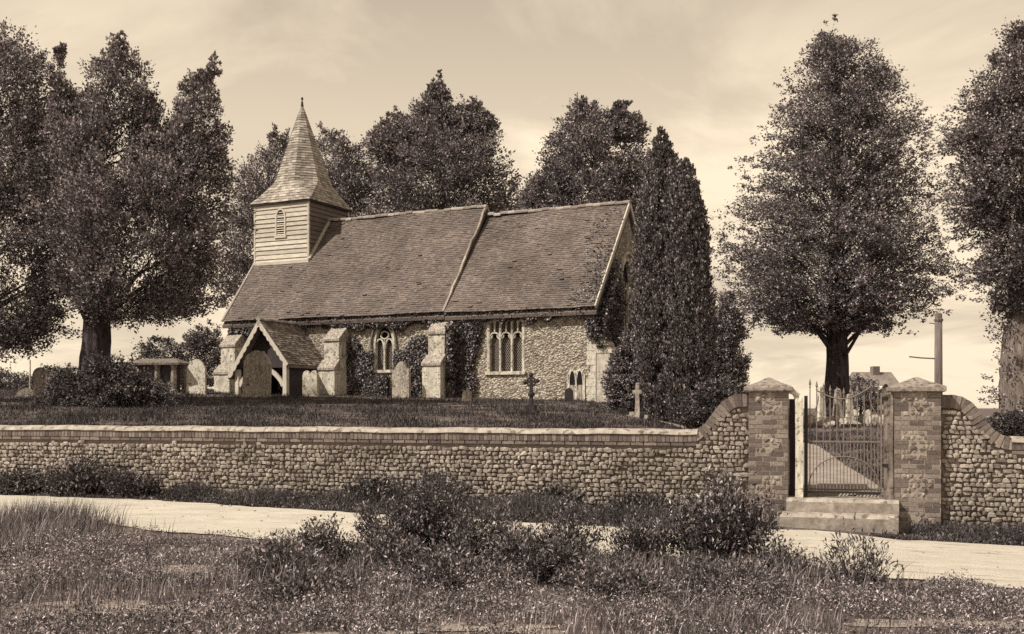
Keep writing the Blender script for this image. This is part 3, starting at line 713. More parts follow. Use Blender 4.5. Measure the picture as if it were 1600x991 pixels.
def wall(label, prof, s0, s1, foot, flat_rng, seed):
    rg = np.random.default_rng(seed); c = (s0+s1)/2 if s1-s0 < 9 else s0+14
    t = thing('churchyard_wall', label, 'wall', W(0, 0, 0), WRZ, 'flint walls either side of the gate')
    top = lambda s: np.interp(s, prof[:,0], prof[:,1])
    mb = MB(); mb.prism([(s0, foot), (s1, foot)] + [(a, b-.02) for a, b in prof[::-1]], .03, .38)
    mb.build('mortar_core', M['mortar'], t)
    mb = MB(); flints(mb, s0, s1, foot+.04, lambda s: top(s)-.27 if flat_rng[0] <= s <= flat_rng[1] else top(s)-.215, size=.088, course=.074, rng=rg)
    mb.build('flint_facing', M['flint'], t)
    a, b = flat_rng
    mb = MB()
    s = a
    while s < b-.1:                                     # one stretcher course under the brick on edge
        brick_box(mb, s, min(s+.225, b), -.012, .1, top(s)-.275, top(s)-.205, rg); s += .225
    fl = [(x, top(x)) for x in np.linspace(a, b, 80)]
    coping_on_edge(mb, fl, .085, .12, -.022, .4, rg, .072)
    cv = prof[(prof[:,0] < a) | (prof[:,0] > b)] if False else [(x, top(x)) for x in (np.linspace(b, s1, 40) if s0 < 0 else np.linspace(s0, a, 40))]
    coping_on_edge(mb, cv, 0, .205, -.026, .41, rg, .08)
    mb.build('brick_courses', M['brick'], t)
    mb = MB(); mb.prism([(s0+.01, top(s0+.01)-.2)]+[(x, top(x)-.2) for x in np.linspace(s0+.02, s1-.02, 240)]+[(x, top(x)-.03-(.05 if a < x < b else 0)) for x in np.linspace(s1-.02, s0+.02, 240)], -.012, .37); mb.build('bedding', M['joint'], t)
    # rounded cement coping along the straight length
    mb = MB(); xs_ = np.linspace(a, b, int((b-a)/.12)); ang = np.linspace(0, PI, 9)
    V = []
    for x in xs_:
        h = top(x)-.082; wob = .006*math.sin(x*2.3)+.004*math.sin(x*7.1)
        for g in ang: V.append((x, .19-.235*math.cos(g), h + .088*math.sin(g)**.8 + wob))
    I = np.arange(len(V)).reshape(len(xs_), 9)
    mb.add(V, np.stack([I[:-1,:-1], I[:-1,1:], I[1:,1:], I[1:,:-1]], -1))
    mb.add([V[i] for i in I[0]], None, [(0, k, k+1) for k in range(1, 8)]); mb.add([V[i] for i in I[-1]], None, [(0, k+1, k) for k in range(1, 8)])
    mb.build('coping', M['coping'], t, smooth=True)
    return t
wall('long flint wall with pale rounded coping, sweeping up to the left gate pier', LW, -19.5, 0, -.1, (-19.5, -.83), 3)
wall('short flint wall to the right of the gate, its brick coping sweeping down from the pier', RW, 2.93, 7.5, -.5, (3.95, 7.5), 4)

def pier(label, s0, s1, foot, ztop, seed):
    rg = np.random.default_rng(seed); w = s1-s0; cx = w/2
    t = thing('gate_pier', label, 'gate pier', W(s0, 0, foot), WRZ, 'brick and flint gate piers')
    H = ztop-foot; f = -.14; bk = .5                    # pier stands proud of the wall
    mb = MB(); mb.box(.006, w-.006, f+.007, bk-.006, 0, H); mb.build('mortar_core', M['joint'], t)
    br = MB(); fl = MB(); z = H; c = 0.075; row = 0
    pat = [0,0,0,0,0,1,1,1,1,0,0,0,0,1,1,1,1,1] if seed % 2 else [0,0,0,0,0,1,1,1,0,0,0,0,0,0,1,1,1]
    while z-c > -.01:
        brick = pat[row % len(pat)]
        if brick:
            o = .112 if row % 2 else 0; x = -o
            while x < w-.02:
                x0, x1 = max(x, 0), min(x+.225, w)
                if x1-x0 > .03:
                    brick_box(br, x0, x1, f, f+.1, z-c, z, rg)
                x += .225
        else:
            ql, qr = (.22, .11) if (row//2) % 2 else (.11, .22)
            brick_box(br, 0, ql, f, f+.1, z-c, z, rg); brick_box(br, w-qr, w, f, f+.1, z-c, z, rg)
        for side, xx in ((0, 0), (1, w)):               # side faces
            y = f+.1 if row % 2 else f+.1
            while y < bk-.03:
                y1 = min(y+.2, bk)
                if side == 0: brick_box(br, -.001, .1, y, y1, z-c, z, rg)
                else: brick_box(br, w-.1, w+.001, y, y1, z-c, z, rg)
                y = y1
        z -= c; row += 1
    br.build('brickwork', M['brick'], t)
    # flint panels where the pattern leaves them
    z = H; row = 0; C = []
    while z-c > -.01:
        if not pat[row % len(pat)]:
            ql, qr = (.22, .11) if (row//2) % 2 else (.11, .22); x = ql+.01
            while x < w-qr-.03:
                wd = rg.choice([.05,.07,.09,.12]); wd = min(wd, w-qr-x); C.append((x+wd/2, f+.024+rg.normal(0,.006), z-c/2+rg.normal(0,.006), wd*.49, .034*rg.uniform(.7,1.2), c*rg.uniform(.42,.53))); x += wd*.98
        z -= c; row += 1
    C = np.array(C); order = np.argsort(-C[:,2], kind='stable'); C = C[order]
    cut = np.where(-np.diff(C[:,2]) > c*1.5)[0]+1
    for Cp in np.split(C, cut):                         # each panel is a part
        n = len(Cp); fl = MB()
        V = Cp[:,None,:3] + (np.sign(IV)*np.abs(IV)**.55)[None]*Cp[:,None,3:]*(1+rg.normal(0, .14, (n, len(IV), 1)))
        fl.add(V.reshape(-1,3), None, (IF[None]+(np.arange(n)*len(IV))[:,None,None]).reshape(-1,3)); fl.build('flint_panel', M['flint_dim'], t)
    # weathered cap: thin slab under a low pyramid
    cp = MB(); e = .07
    x0, x1, y0, y1 = -e, w+e, f-e, bk+e
    mx, my = (x0+x1)/2, (y0+y1)/2
    L1 = H+.085
    r1 = [(x0,y0),(x1,y0),(x1,y1),(x0,y1)]; V = []
    for ins, zz in ((.03, H+.001), (0, H+.02), (0, L1-.01), (.012, L1)):
        for a, b in r1: V.append((a+math.copysign(ins, mx-a), b+math.copysign(ins, my-b), zz+rg.normal(0,.004)))
    for fr, zz in ((.55, L1+.075), (.9, L1+.145)):
        for a, b in r1: V.append((lerp(a, mx, fr), lerp(b, my, fr), zz+rg.normal(0,.004)))
    V.append((mx, my, L1+.155))
    q = [(3,2,1,0)]
    for k in range(5):
        for j in range(4): j2 = (j+1)%4; q.append((k*4+j, k*4+j2, k*4+4+j2, k*4+4+j))
    cp.add(V, q, [(20,21,24),(21,22,24),(22,23,24),(23,20,24)]); cp.build('cap', M['capstone'], t)
    return t
pier('brick and flint gate pier at the left of the iron gate, low pyramid cap', 0, .63, -.25, 1.955, 1)
pier('brick and flint gate pier at the right of the iron gate, pole rising behind it', 2.23, 2.93, -.35, 1.945, 2)

# stone gate posts
def post(label, s, w, top, seed, name='gate_post', mat='stone_mid', round_top=False):
    rg = np.random.default_rng(seed); t = thing(name, label, 'gate post', W(s, -.15, .27), WRZ)
    H = top-.27; mb = MB(); V = []; q = []
    for z, ins in ((-.012,0),(.02,0),(H*.5,.004),(H-.1,.002),(H-.02,.02),(H,.05)):
        for a, b in ((0,0),(w,0),(w,.18),(0,.18)): V.append((a+math.copysign(ins, w/2-a)+rg.normal(0,.002), b+math.copysign(ins,.09-b), z))
    for k in range(5):
        for j in range(4): j2 = (j+1)%4; q.append((k*4+j,k*4+j2,k*4+4+j2,k*4+4+j))
    q.append((20,21,22,23)); mb.add(V, q); mb.build('shaft', M[mat], t)
    return t
pl_ = post('pale stone post hung beside the left gate pier, lit by the sun', .735, .125, 1.9, 5, mat='stone_pale')
mb = MB(); mb.tube([(.05,.09,1.5),(.03,.09,1.62),(-.02,.09,1.68),(-.1,.09,1.7)], [.05,.055,.05,.04], 8); mb.build('bracket', M['stone_pale'], pl_, smooth=True)
pr_ = post('grey stone post on the latch side, against the right gate pier', 2.085, .14, 1.92, 6, mat='stone_grey')
for z in (1.55, .5):
    mb = MB(); mb.box(-.03, .05, -.012, .02, z, z+.05); mb.build('latch_plate', M['iron_dark'], pr_)
mb = MB(); mb.box(.0, .1, 0, .06, 0, 1.6); o = mb.build('gap_shade_strip', M['timber'], None, W(.633, .2, .24), WRZ)  # dark strip added for the pier's shade in the recess
tag(o, 'dark upright strip standing in for the shaded gap between the left pier and the pale post', 'timber')

# iron gate
gt = thing('iron_gate', 'tall closed iron churchyard gate of spear topped bars between two stone posts', 'gate', W(.875, -.02, .27), WRZ)
GW = 1.2; z0 = .06
def gbox(name, f, mat='iron'): mb = MB(); f(mb); return mb.build(name, M[mat], gt)
gbox('hinge_stile', lambda b: b.box(0, .055, -.02, .03, .0, 1.62), 'iron_dark')
gbox('latch_stile', lambda b: b.box(GW-.035, GW-.01, -.012, .016, .0, 1.66))
gbox('bottom_rail', lambda b: b.box(.055, GW-.035, -.014, .014, .06, .09), 'iron_dark')
gbox('bottom_rail', lambda b: b.box(.055, GW-.035, -.014, .014, .115, .13), 'iron_dark')
gbox('middle_rail', lambda b: b.box(.055, GW-.035, -.014, .014, .875, .9))
u = np.linspace(0, 1, 24)
sag = [(lerp(.2, GW-.18, a), -.016, 1.70-.16*math.sin(a*PI)+.06*a) for a in u]
gbox('top_rail', lambda b: b.tube(sag, .011, 6))
gbox('scroll', lambda b: b.tube([(.06+.16*math.sin(a*PI/2), -.014, 1.28+.34*(1-math.cos(a*PI/2))**.8) for a in u], .009, 6))
gbox('scroll', lambda b: b.tube([(GW-.04-.16*math.sin(a*PI/2), -.014, 1.3+.36*(1-math.cos(a*PI/2))**.8) for a in u], .009, 6))
gbox('arched_rail', lambda b: b.tube([(GW/2+.01-.54*math.cos(a*PI), -.018, .1+.55*math.sin(a*PI)**.85) for a in u], .01, 6))
nb_ = 11; xb = [.09+i*(GW-.16)/(nb_-1) for i in range(nb_)]
bar0 = None
def spear(b, x, y, z, s=1):
    b.lathe([(.004,0),(.017*s,.004),(.017*s,.014),(.008,.02),(.007,.03),(.021*s,.062),(.013*s,.1),(.001,.15)], 6, (x,y,z))
for i, x in enumerate(xb):
    e = abs(i-5)/5; top = 1.60+.15*e**1.3
    mb = MB(); mb.tube([(x,0,.07),(x,0,top)], .0085, 6); b = mb.build('bar', M['iron'], gt)
    mb = MB(); spear(mb, x, 0, top); mb.build('spear_finial', M['iron'], b)
for i in range(nb_-1):
    x = (xb[i]+xb[i+1])/2
    mb = MB(); mb.tube([(x,0,.07),(x,0,.885)], .0065, 6); mb.build('short_bar', M['iron'], gt)
# steps
def step(label, s0, s1, y0, y1, zb, zt, seed):
    rg = np.random.default_rng(seed); mb = MB(); n = 14; V = []; w = s1-s0
    for i in range(n+1):
        x = w*i/n; j = rg.normal(0, .004, 4)
        V += [(x, j[0], 0), (x, j[0]-.004, zt-zb-.055), (x, j[1]+.03, zt-zb-.006+j[2]*.6), (x, y1-y0, zt-zb+j[3]*.4), (x, y1-y0, 0)]
    q = []
    for i in range(n):
        for k in range(4): q.append((i*5+k, (i+1)*5+k, (i+1)*5+k+1, i*5+k+1))
    qa = np.array(q); up = np.arange(len(q)) % 4; mb.add(V, qa[(up == 0) | (up == 3)]); mb.n -= len(V); mb.v.pop(); mb.add(V, qa[(up == 1) | (up == 2)], m=1); mb.n -= len(V); mb.v.pop()
    mb.add(V, None, [(0,1,2),(0,2,3),(0,3,4)] + [tuple(n*5+k for k in f) for f in ((2,1,0),(3,2,0),(4,3,0))])
    o = mb.build('stone_step', [M['step'], M['coping']], None, W(s0, y0, zb), WRZ); return tag(o, label, 'step', 'stone steps below the gate')  # paler treads and nosings: the sunlit highlight is put into the colour
step('upper stone step directly under the iron gate', .6, 2.3, -.3, .34, .025, .26, 1)
step('lower longer stone step resting on the pale track', .47, 2.27, -.62, -.305, -.26, .045, 2)

# pole with rods behind the right pier
pX, pY, _ = W(3.02, 1.15); pg = gz1(pX, pY)
t = thing('wooden_pole', 'pale round pole with a collared top, rising behind the right gate pier', 'pole', (pX, pY, pg))
H = 3.27-pg
mb = MB(); mb.tube([(0,0,-.1),(0,0,H*.5),(0,0,H-.14)], [.075,.066,.06], 14); mb.build('shaft', M['pole'], t, smooth=True)
mb = MB(); mb.lathe([(.06,H-.14),(.074,H-.13),(.074,H-.1),(.058,H-.09),(.056,H-.02),(.045,H),(.001,H+.005)], 14); mb.build('collar', M['pole'], t)
mb = MB(); mb.tube([(-.06,0,2.18),(-.3,-.03,2.19),(-.5,-.04,2.21)], .012, 6); mb.build('rod', M['iron'], t)
mb = MB(); mb.tube([(-.05,0,2.76),(-.16,-.02,2.77)], .008, 6); mb.build('rod', M['iron'], t)

# ------------------------------------------------------------------ church (local frame: x east along the south wall, y north, z up; origin at the south-east corner)
CRZ = R(-26); CO = (3.10, 40.31, 2.0)
ch = thing('church', 'small flint village church with tiled roof, boarded bell turret, shingled spire and south porch', 'church', CO, CRZ)
def cw(x, y, z=0):
    c, s = math.cos(CRZ), math.sin(CRZ); return (CO[0]+x*c-y*s, CO[1]+x*s+y*c, CO[2]+z)
def part(name, mb, mat, parent=ch, smooth=False): return mb.build(name, M[mat] if isinstance(mat, str) else mat, parent, smooth=smooth)
HW = 3.4; NE = -6.3; WE = -17.3; RN, RC = 8.2, 7.85; EN, EC = 3.46, 3.42; OV = .32
def arch(cx, w, z0, zs, zt, n=10):
    """pointed opening: jambs from z0 to springing zs, apex zt"""
    L = [(cx-w/2, z0)]
    for i in range(n+1):
        a = i/n; L.append((cx-w/2*math.cos(a*PI/2)**1.0 if False else cx-w/2+w/2*(1-math.cos(a*PI/2.0))**1.05*1.0 if False else cx-w/2+(w/2)*a**1.75, zs+(zt-zs)*math.sin(a*PI/2)**.92))
    Rr = [(2*cx-x, z) for x, z in L[::-1]][1:]
    return L+Rr
def circ_arch(cx, w, zs, zt, n=8):
    """pointed arch line only, springing to springing"""
    L = arch(cx, w, zs-.001, zs, zt, n)
    return L[1:-1]
nwin = arch(-9.26, .92, 1.24, 2.3, 3.05)
cwin = [(-4.47,1.1),(-4.47,2.98)] + [(-4.47+1.5*a, 2.98+.26*math.sin(a*PI)**.7) for a in np.linspace(.08,.92,11)] + [(-2.97,2.98),(-2.97,1.1)]
# walls
mb = MB(); mb.prism([(WE,-.6),(NE,-.6),(NE,EN+.27),(WE,EN+.27)], 0, .28, holes=[nwin])
mb.box(WE, NE, 2*HW-.3, 2*HW, -.6, EN+.3)
gab = lambda e, r: [(0,-.6),(2*HW,-.6),(2*HW,e+.25),(HW,r-.2),(0,e+.25)]
mb.prism(gab(EN, RN), WE-.02, WE+.3, axis='x'); part('nave_wall', mb, 'wallflint')
mb = MB(); mb.prism([(NE+.002,-.6),(0,-.6),(0,EC+.24),(NE+.002,EC+.24)], .004, .29, holes=[cwin]); mb.box(NE, 0, 2*HW-.3, 2*HW-.01, -.6, EC+.3); part('chancel_wall', mb, 'wallflint')
ewin = arch(HW, 1.5, 2.7, 4.2, 5.6)
mb = MB(); mb.prism(gab(EC, RC), -.28, .004, axis='x', holes=[ewin]); part('east_gable_wall', mb, 'wallflint2')
# roofs: every tile a quad with its front edge
def tiles(mb, x0, x1, ye, ze, yr, zr, gauge=.112, tw=.165, seed=0, sag=.055):
    rg = np.random.default_rng(seed); sl = math.hypot(yr-ye, zr-ze); uy, uz = (yr-ye)/sl, (zr-ze)/sl
    ny_, nz_ = -uz*np.sign(uy), abs(uy)
    nr = int(sl/gauge)+1; nc = int((x1-x0)/tw)+1
    r, c = np.meshgrid(np.arange(nr), np.arange(nc), indexing='ij'); r = r.ravel(); c = c.ravel()
    xa = x0+c*tw-(r%2)*tw*.5; xb = np.minimum(xa+tw*.97, x1); xa = np.maximum(xa, x0); k = xb-xa > .02; r, c, xa, xb = r[k], c[k], xa[k], xb[k]; n = len(r)
    d0 = r*gauge+rg.normal(0,.005,n); d1 = np.minimum(d0+gauge*1.25, sl)
    lift = .026+rg.normal(0,.006,n)+(rg.random(n) < .012)*rg.uniform(.02,.05,n); tilt = rg.normal(0,.004,n)
    def P(x, d, h):
        w = sag*(vnoise(x, d, .55, seed+90)+.4*vnoise(x, d, 1.7, seed+91))
        hh = h+w; return np.stack([x, ye+uy*d+ny_*hh, ze+uz*d+nz_*hh], -1)
    a = P(xa,d0,lift+tilt); b = P(xb,d0,lift-tilt); cc = P(xb,d1,.004+0*xa); d = P(xa,d1,.004+0*xa); e = P(xa,d0,lift*0-.004); f = P(xb,d0,lift*0-.004)
    V = np.stack([a,b,cc,d,e,f],1).reshape(-1,3); o = np.arange(n)*6
    mb.add(V, np.concatenate([np.stack([o,o+1,o+2,o+3],-1), np.stack([o+4,o+5,o+1,o],-1)]))
def deck(mb, x0, x1, e, r, th=.12):
    for s in (0, 1):
        f = (lambda y: y) if s == 0 else (lambda y: 2*HW-y)
        V = [(x,f(y),z) for x in (x0,x1) for y,z in ((-OV+.04,e-.17),(HW,r-.2),(HW,r-.2-th),(-OV+.06,e-.17-th))]
        mb.add(V, [(0,1,2,3),(7,6,5,4),(0,4,5,1),(1,5,6,2),(2,6,7,3),(3,7,4,0)])
def ridge_tiles(mb, x0, x1, y, z, seed=0, L=.32, rr=.13):
    rg = np.random.default_rng(seed); x = x0
    while x < x1-.05:
        l = min(L, x1-x); zz = z+rg.normal(0,.016); a = np.linspace(-.25, PI+.25, 8); yj = rg.normal(0,.012)
        V = [(xx, y+yj-rr*math.cos(t), zz-.06+rr*math.sin(t)*.85) for xx in (x+.006, x+l) for t in a]
        mb.add(V, [(i, i+1, 9+i, 8+i) for i in range(7)], [(0,i+1,i) for i in range(1,7)] + [(8,8+i,9+i) for i in range(1,7)]); x += l
mb = MB(); tiles(mb, WE-.16, NE+.02, -OV, EN, HW, RN, seed=1); tiles(mb, WE-.16, NE+.02, 2*HW+OV, EN, HW, RN, seed=2); deck(mb, WE-.15, NE, EN, RN)
nr_ = part('nave_roof', mb, 'tile')
mb = MB(); ridge_tiles(mb, -14.4, NE+.02, HW, RN+.06, 3); part('ridge_tiles', mb, 'ridge', nr_)
for s in (0, 1):
    f = (lambda y: y) if s == 0 else (lambda y: 2*HW-y)
    mb = MB(); rg = np.random.default_rng(20+s); u_ = np.linspace(0, 1, 15); oy, oz, ox = rg.normal(0, .008, 15), rg.normal(0, .016, 15), rg.normal(0, .012, 15)
    for a in range(14): mb.bar(*[(NE+ox[k], lerp(f(-OV+.02), f(HW), u_[k])+oy[k], lerp(EN+.03, RN+.035, u_[k])+oz[k]) for k in (a, a+1)], .085, .1)
    part('verge', mb, 'ridge', nr_)
    mb = MB(); mb.bar((WE-.13, f(-OV+.02), EN+.03), (WE-.13, f(HW), RN+.03), .1, .07); part('verge', mb, 'ridge', nr_)
mb = MB(); tiles(mb, NE+.05, .14, -OV, EC, HW, RC, seed=4); tiles(mb, NE+.05, .14, 2*HW+OV, EC, HW, RC, seed=5); deck(mb, NE+.04, .13, EC, RC)
cr_ = part('chancel_roof', mb, 'tile')
mb = MB(); ridge_tiles(mb, NE+.06, .14, HW, RC+.05, 6); part('ridge_tiles', mb, 'ridge', cr_)
mb = MB()
for s in (0, 1):
    f = (lambda y: y) if s == 0 else (lambda y: 2*HW-y)
    mb.bar((.115, f(-OV+.01), EC-.02), (.115, f(HW), RC-.02), .05, .16)
part('bargeboard', mb, 'timber_pale', cr_)
# shaded timber eaves plate
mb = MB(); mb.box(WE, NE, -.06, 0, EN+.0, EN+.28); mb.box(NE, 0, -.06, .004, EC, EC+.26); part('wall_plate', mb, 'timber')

# windows
def lattice(mb, x0, x1, z0, z1, y, s=.16, w=.016, top=None):
    """diamond lead cames clipped to a rectangle (top(x) lowers the head)"""
    k = 1.5
    for sg in (1, -1):
        for c in np.arange(-6, 30)*s:
            pts = []
            for x in np.linspace(x0, x1, 24):
                z = z0 + sg*(x-x0)*k + (c if sg > 0 else c); zt = z1 if top is None else top(x)
                if z0 <= z <= zt: pts.append((x, z))
            if len(pts) > 1: mb.bar((pts[0][0], y, pts[0][1]), (pts[-1][0], y, pts[-1][1]), .008, w, up=(-sg*k,0,1))
w = MB(); b = nwin
for i in range(1): w.band(b, .11, -.012, .2)
w.box(-9.26-.6, -9.26+.6, -.07, .2, 1.12, 1.235)
w.box(-9.26-.035, -9.26+.035, .02, .13, 1.235, 2.52)
for s in (-1, 1): w.band(circ_arch(-9.26+s*.225, .39, 2.1, 2.5), .055, .03, .12)
w.band([(-9.26+.19*math.cos(a), 2.66+.15*math.sin(a)) for a in np.linspace(0,2*PI,17)], .045, .03, .12)
nw = part('nave_window', w, 'dressed')
g = MB(); g.prism(arch(-9.26, .9, 1.24, 2.3, 3.03), .17, .2); part('glass', g, 'glass', nw)
g = MB()
for x0, x1 in ((-9.66,-9.3),(-9.22,-8.86)): lattice(g, x0, x1, 1.25, 2.35, .16, .15, .015)
part('lead_cames', g, 'lead', nw)
g = MB(); g.band(circ_arch(-9.26, 1.2, 2.25, 3.24), .07, -.09, .01); g.box(-9.92,-9.8,-.09,.01,2.17,2.27); g.box(-8.72,-8.6,-.09,.01,2.17,2.27); part('hood_mould', g, 'stone_grey', nw)
w = MB(); x0, x1 = -4.47, -2.97; lw = (x1-x0)/3
w.band(cwin, .11, -.012, .2); w.box(x0-.12, x1+.12, -.08, .2, .97, 1.095)
for i in (1, 2): w.box(x0+lw*i-.035, x0+lw*i+.035, .0, .14, 1.1, 3.16)
for i in range(3):
    c = x0+lw*(i+.5); w.band(circ_arch(c, lw-.05, 2.32, 2.6), .05, .01, .13)
    w.box(c-.022, c+.022, .02, .12, 2.58, 3.18)
    for s in (-1, 1): w.band(circ_arch(c+s*lw/4, lw/2-.05, 2.92, 3.08), .035, .02, .12)
    w.band([(c-lw/2+.05, 2.36),(c-lw*.25,2.42),(c-lw*.2,2.5)], .04, .03, .11); w.band([(c+lw/2-.05, 2.36),(c+lw*.25,2.42),(c+lw*.2,2.5)], .04, .03, .11)
cw_ = part('chancel_window', w, 'dressed')
g = MB(); g.prism(cwin, .17, .2); part('glass', g, 'glass', cw_)
g = MB()
for i in range(3): lattice(g, x0+lw*i+.04, x0+lw*(i+1)-.04, 1.11, 2.42, .16, .13, .015)
for i in range(3): lattice(g, x0+lw*i+.04, x0+lw*(i+1)-.04, 2.6, 3.1, .16, .13, .012)
part('lead_cames', g, 'lead', cw_)
g = MB(); g.band([(x0-.14,2.86),(x0-.13,3.08)]+[(x0-.1+1.7*a, 3.08+.26*math.sin(a*PI)**.8) for a in np.linspace(.05,.95,12)]+[(x1+.13,3.08),(x1+.14,2.86)], .06, -.075, .01); part('hood_mould', g, 'stone_mid', cw_)
w = MB(); w.band(ewin, .14, -.2, .03, axis='x')
for d in (-.25, .25): w.box(-.14, -.03, HW+d-.04, HW+d+.04, 2.7, 4.7)
for d in (-.5, 0, .5): w.band(circ_arch(HW+d, .46, 4.0, 4.45), .06, -.14, -.03, axis='x')
ew = part('east_window', w, 'dressed')
g = MB(); g.prism(ewin, -.22, -.19, axis='x'); part('glass', g, 'glass', ew)
g = MB(); g.band(circ_arch(HW, 1.86, 4.1, 5.86), .1, .0, .1, axis='x'); part('hood_mould', g, 'dressed', ew)

# buttresses: lower stage, weathering, upper stage, weathering
def buttress(x, w, d1, d2, z1, z2, zt, seed):
    mb = MB(); h = w/2
    mb.box(x-h, x+h, -d1, .0, -.6, z1); part_ = mb.build('buttress', M['render'], ch)
    up_ = MB(); up_.box(x-h+.03, x+h-.03, -d2, .0, z1, z2); up_.build('upper_stage', M['dressed'], part_)
    for nm, dd, za, zb, ww in (('weathering', (d1, d2), z1-.02, z1+.42, h+.035), ('weathering', (d2, 0), z2-.02, zt, h+.01)):
        q = MB(); a, b = dd
        q.prism([(-a-.05, za), (-b+.0 if b else .0, za), (-b if b else 0., zb), (-b-.04 if b else -.05, zb), (-a-.05, za+.09)], x-ww, x+ww, axis='x'); q.build(nm, M['stone_mid'], part_)
    qn = MB(); rg = np.random.default_rng(seed); z = -.4
    while z < z1-.1:                                   # dressed quoins
        hh = rg.uniform(.2, .3); hh = min(hh, z1-.03-z); l = rg.uniform(.18, .34)
        qn.box(x-h-.006, x-h+l, -d1-.006, -d1+.3, z+.008, z+hh-.008)
        qn.box(x+h-(.5-l), x+h+.006, -d1-.006, -d1+.3, z+.008, z+hh-.008); z += hh
    qn.build('quoins', M['stone_pale'], part_)
buttress(-16.85, .82, 1.0, .62, 1.15, 2.35, 3.0, 1)
buttress(-11.35, .78, 1.05, .7, 1.25, 2.45, 3.1, 2)
buttress(-6.45, .80, 1.0, .6, 1.35, 2.6, 3.2, 3)
# east-end buttress with stepped slabs
mb = MB(); mb.box(.0, .55, .02, .62, -.6, 1.9); eb = mb.build('buttress', M['render'], ch)
q = MB()
for a, z in ((.66, 1.72), (.5, 1.98), (.34, 2.24)): q.prism([(.0,z),(a,z),(a,z+.1),(a-.16,z+.24),(.0,z+.24)], .0, .64)
q.build('weathering', M['stone_pale'], eb)
q = MB(); rg = np.random.default_rng(9); z = -.4
while z < 2.9:
    hh = rg.uniform(.22,.32); l = rg.uniform(.2,.4); q.box(-l, .006, -.006, .2, z+.006, z+hh-.006); z += hh
q.build('corner_quoins', M['stone_pale'], ch)
# twin lancet recess of pale stone low on the chancel wall
mb = MB(); c0 = -.78
mb.box(c0-.36,c0-.26,-.03,.01,-.3,.95); mb.box(c0-.035,c0+.035,-.03,.01,-.3,.95); mb.box(c0+.26,c0+.36,-.03,.01,-.3,.95)
for s in (-1,1): mb.band(circ_arch(c0+s*.15,.3,.72,1.12), .09, -.03, .01)
wr = part('low_side_window', mb, 'stone_pale')
mb = MB()
for s in (-1,1): mb.prism(arch(c0+s*.15,.24,.55,.72,1.06), -.012, .002)
part('opening', mb, 'dark', wr)
mb = MB()
for s in (-1,1): mb.prism([(c0+s*.15-.12,-.3),(c0+s*.15+.12,-.3),(c0+s*.15+.12,.545),(c0+s*.15-.12,.545)], -.014, .002)
part('panel', mb, 'stone_mid', wr)

# bell turret
TX0, TX1, TY0, TY1 = -17.4, -14.42, 1.88, 4.92; TZ0, TZ1 = 6.0, 8.97
mb = MB(); mb.box(TX0, TX1, TY0, TY1, 5.0, TZ1)
def boards(mb, a, b, axis, pos, sgn, z0, z1, bh=.205):
    z = z0; rg = np.random.default_rng(int(abs(pos)*100))
    while z < z1-.02:
        h = min(bh, z1-z); o = .05+rg.normal(0,.006); V = []
        for x in (a, b):
            for off, zz in ((o, z+rg.normal(0,.004)), (.006, z+h), (.0, z+h), (.0, z)):
                V.append((x, pos+sgn*off, zz) if axis == 'y' else (pos+sgn*off, x, zz))
        mb.add(V, [(0,1,5,4),(1,2,6,5),(0,4,7,3)], None); z += bh
boards(mb, TX0-.02, TX1+.02, 'y', TY0, -1, TZ0, TZ1); boards(mb, TX0, TX1, 'y', TY1, 1, TZ0, TZ1)
tur = part('bell_turret', mb, 'board')
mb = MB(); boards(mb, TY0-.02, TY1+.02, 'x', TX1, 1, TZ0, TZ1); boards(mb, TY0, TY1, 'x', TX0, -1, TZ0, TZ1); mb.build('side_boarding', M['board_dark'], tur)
for x, y in ((TX0,TY0),(TX1,TY0),(TX0,TY1),(TX1,TY1)):
    mb = MB(); mb.box(x-.045, x+.045, y-.045, y+.045, TZ0, TZ1-.01); mb.build('corner_board', M['board'], tur)
mb = MB(); mb.box(TX0-.06, TX1+.06, TY0-.1, TY0-.0, TZ0+.14, TZ0+.28); mb.bar((TX1+.07, TY0-.05, TZ0+.3), (TX1+.07, HW+.06, RN+.14), .12, .09); mb.build('flashing', M['board'], tur)
lx = (TX0+TX1)/2-.02
mb = MB(); mb.band(arch(lx,.5,7.42,8.25,8.62), .07, TY0-.07, TY0+.01); mb.box(lx-.32, lx+.32, TY0-.09, TY0, 7.33, 7.42); lv = mb.build('louvre_window', M['timber_pale'], tur)
mb = MB(); mb.prism(arch(lx,.46,7.42,8.25,8.6), TY0-.036, TY0-.034); mb.build('opening', M['dark'], lv)
mb = MB()
for z in np.arange(7.46, 8.42, .1): mb.bar((lx-.21, TY0-.05, z), (lx+.21, TY0-.05, z), .02, .035, up=(0,.6,1))
mb.build('slats', M['timber_pale'], lv)
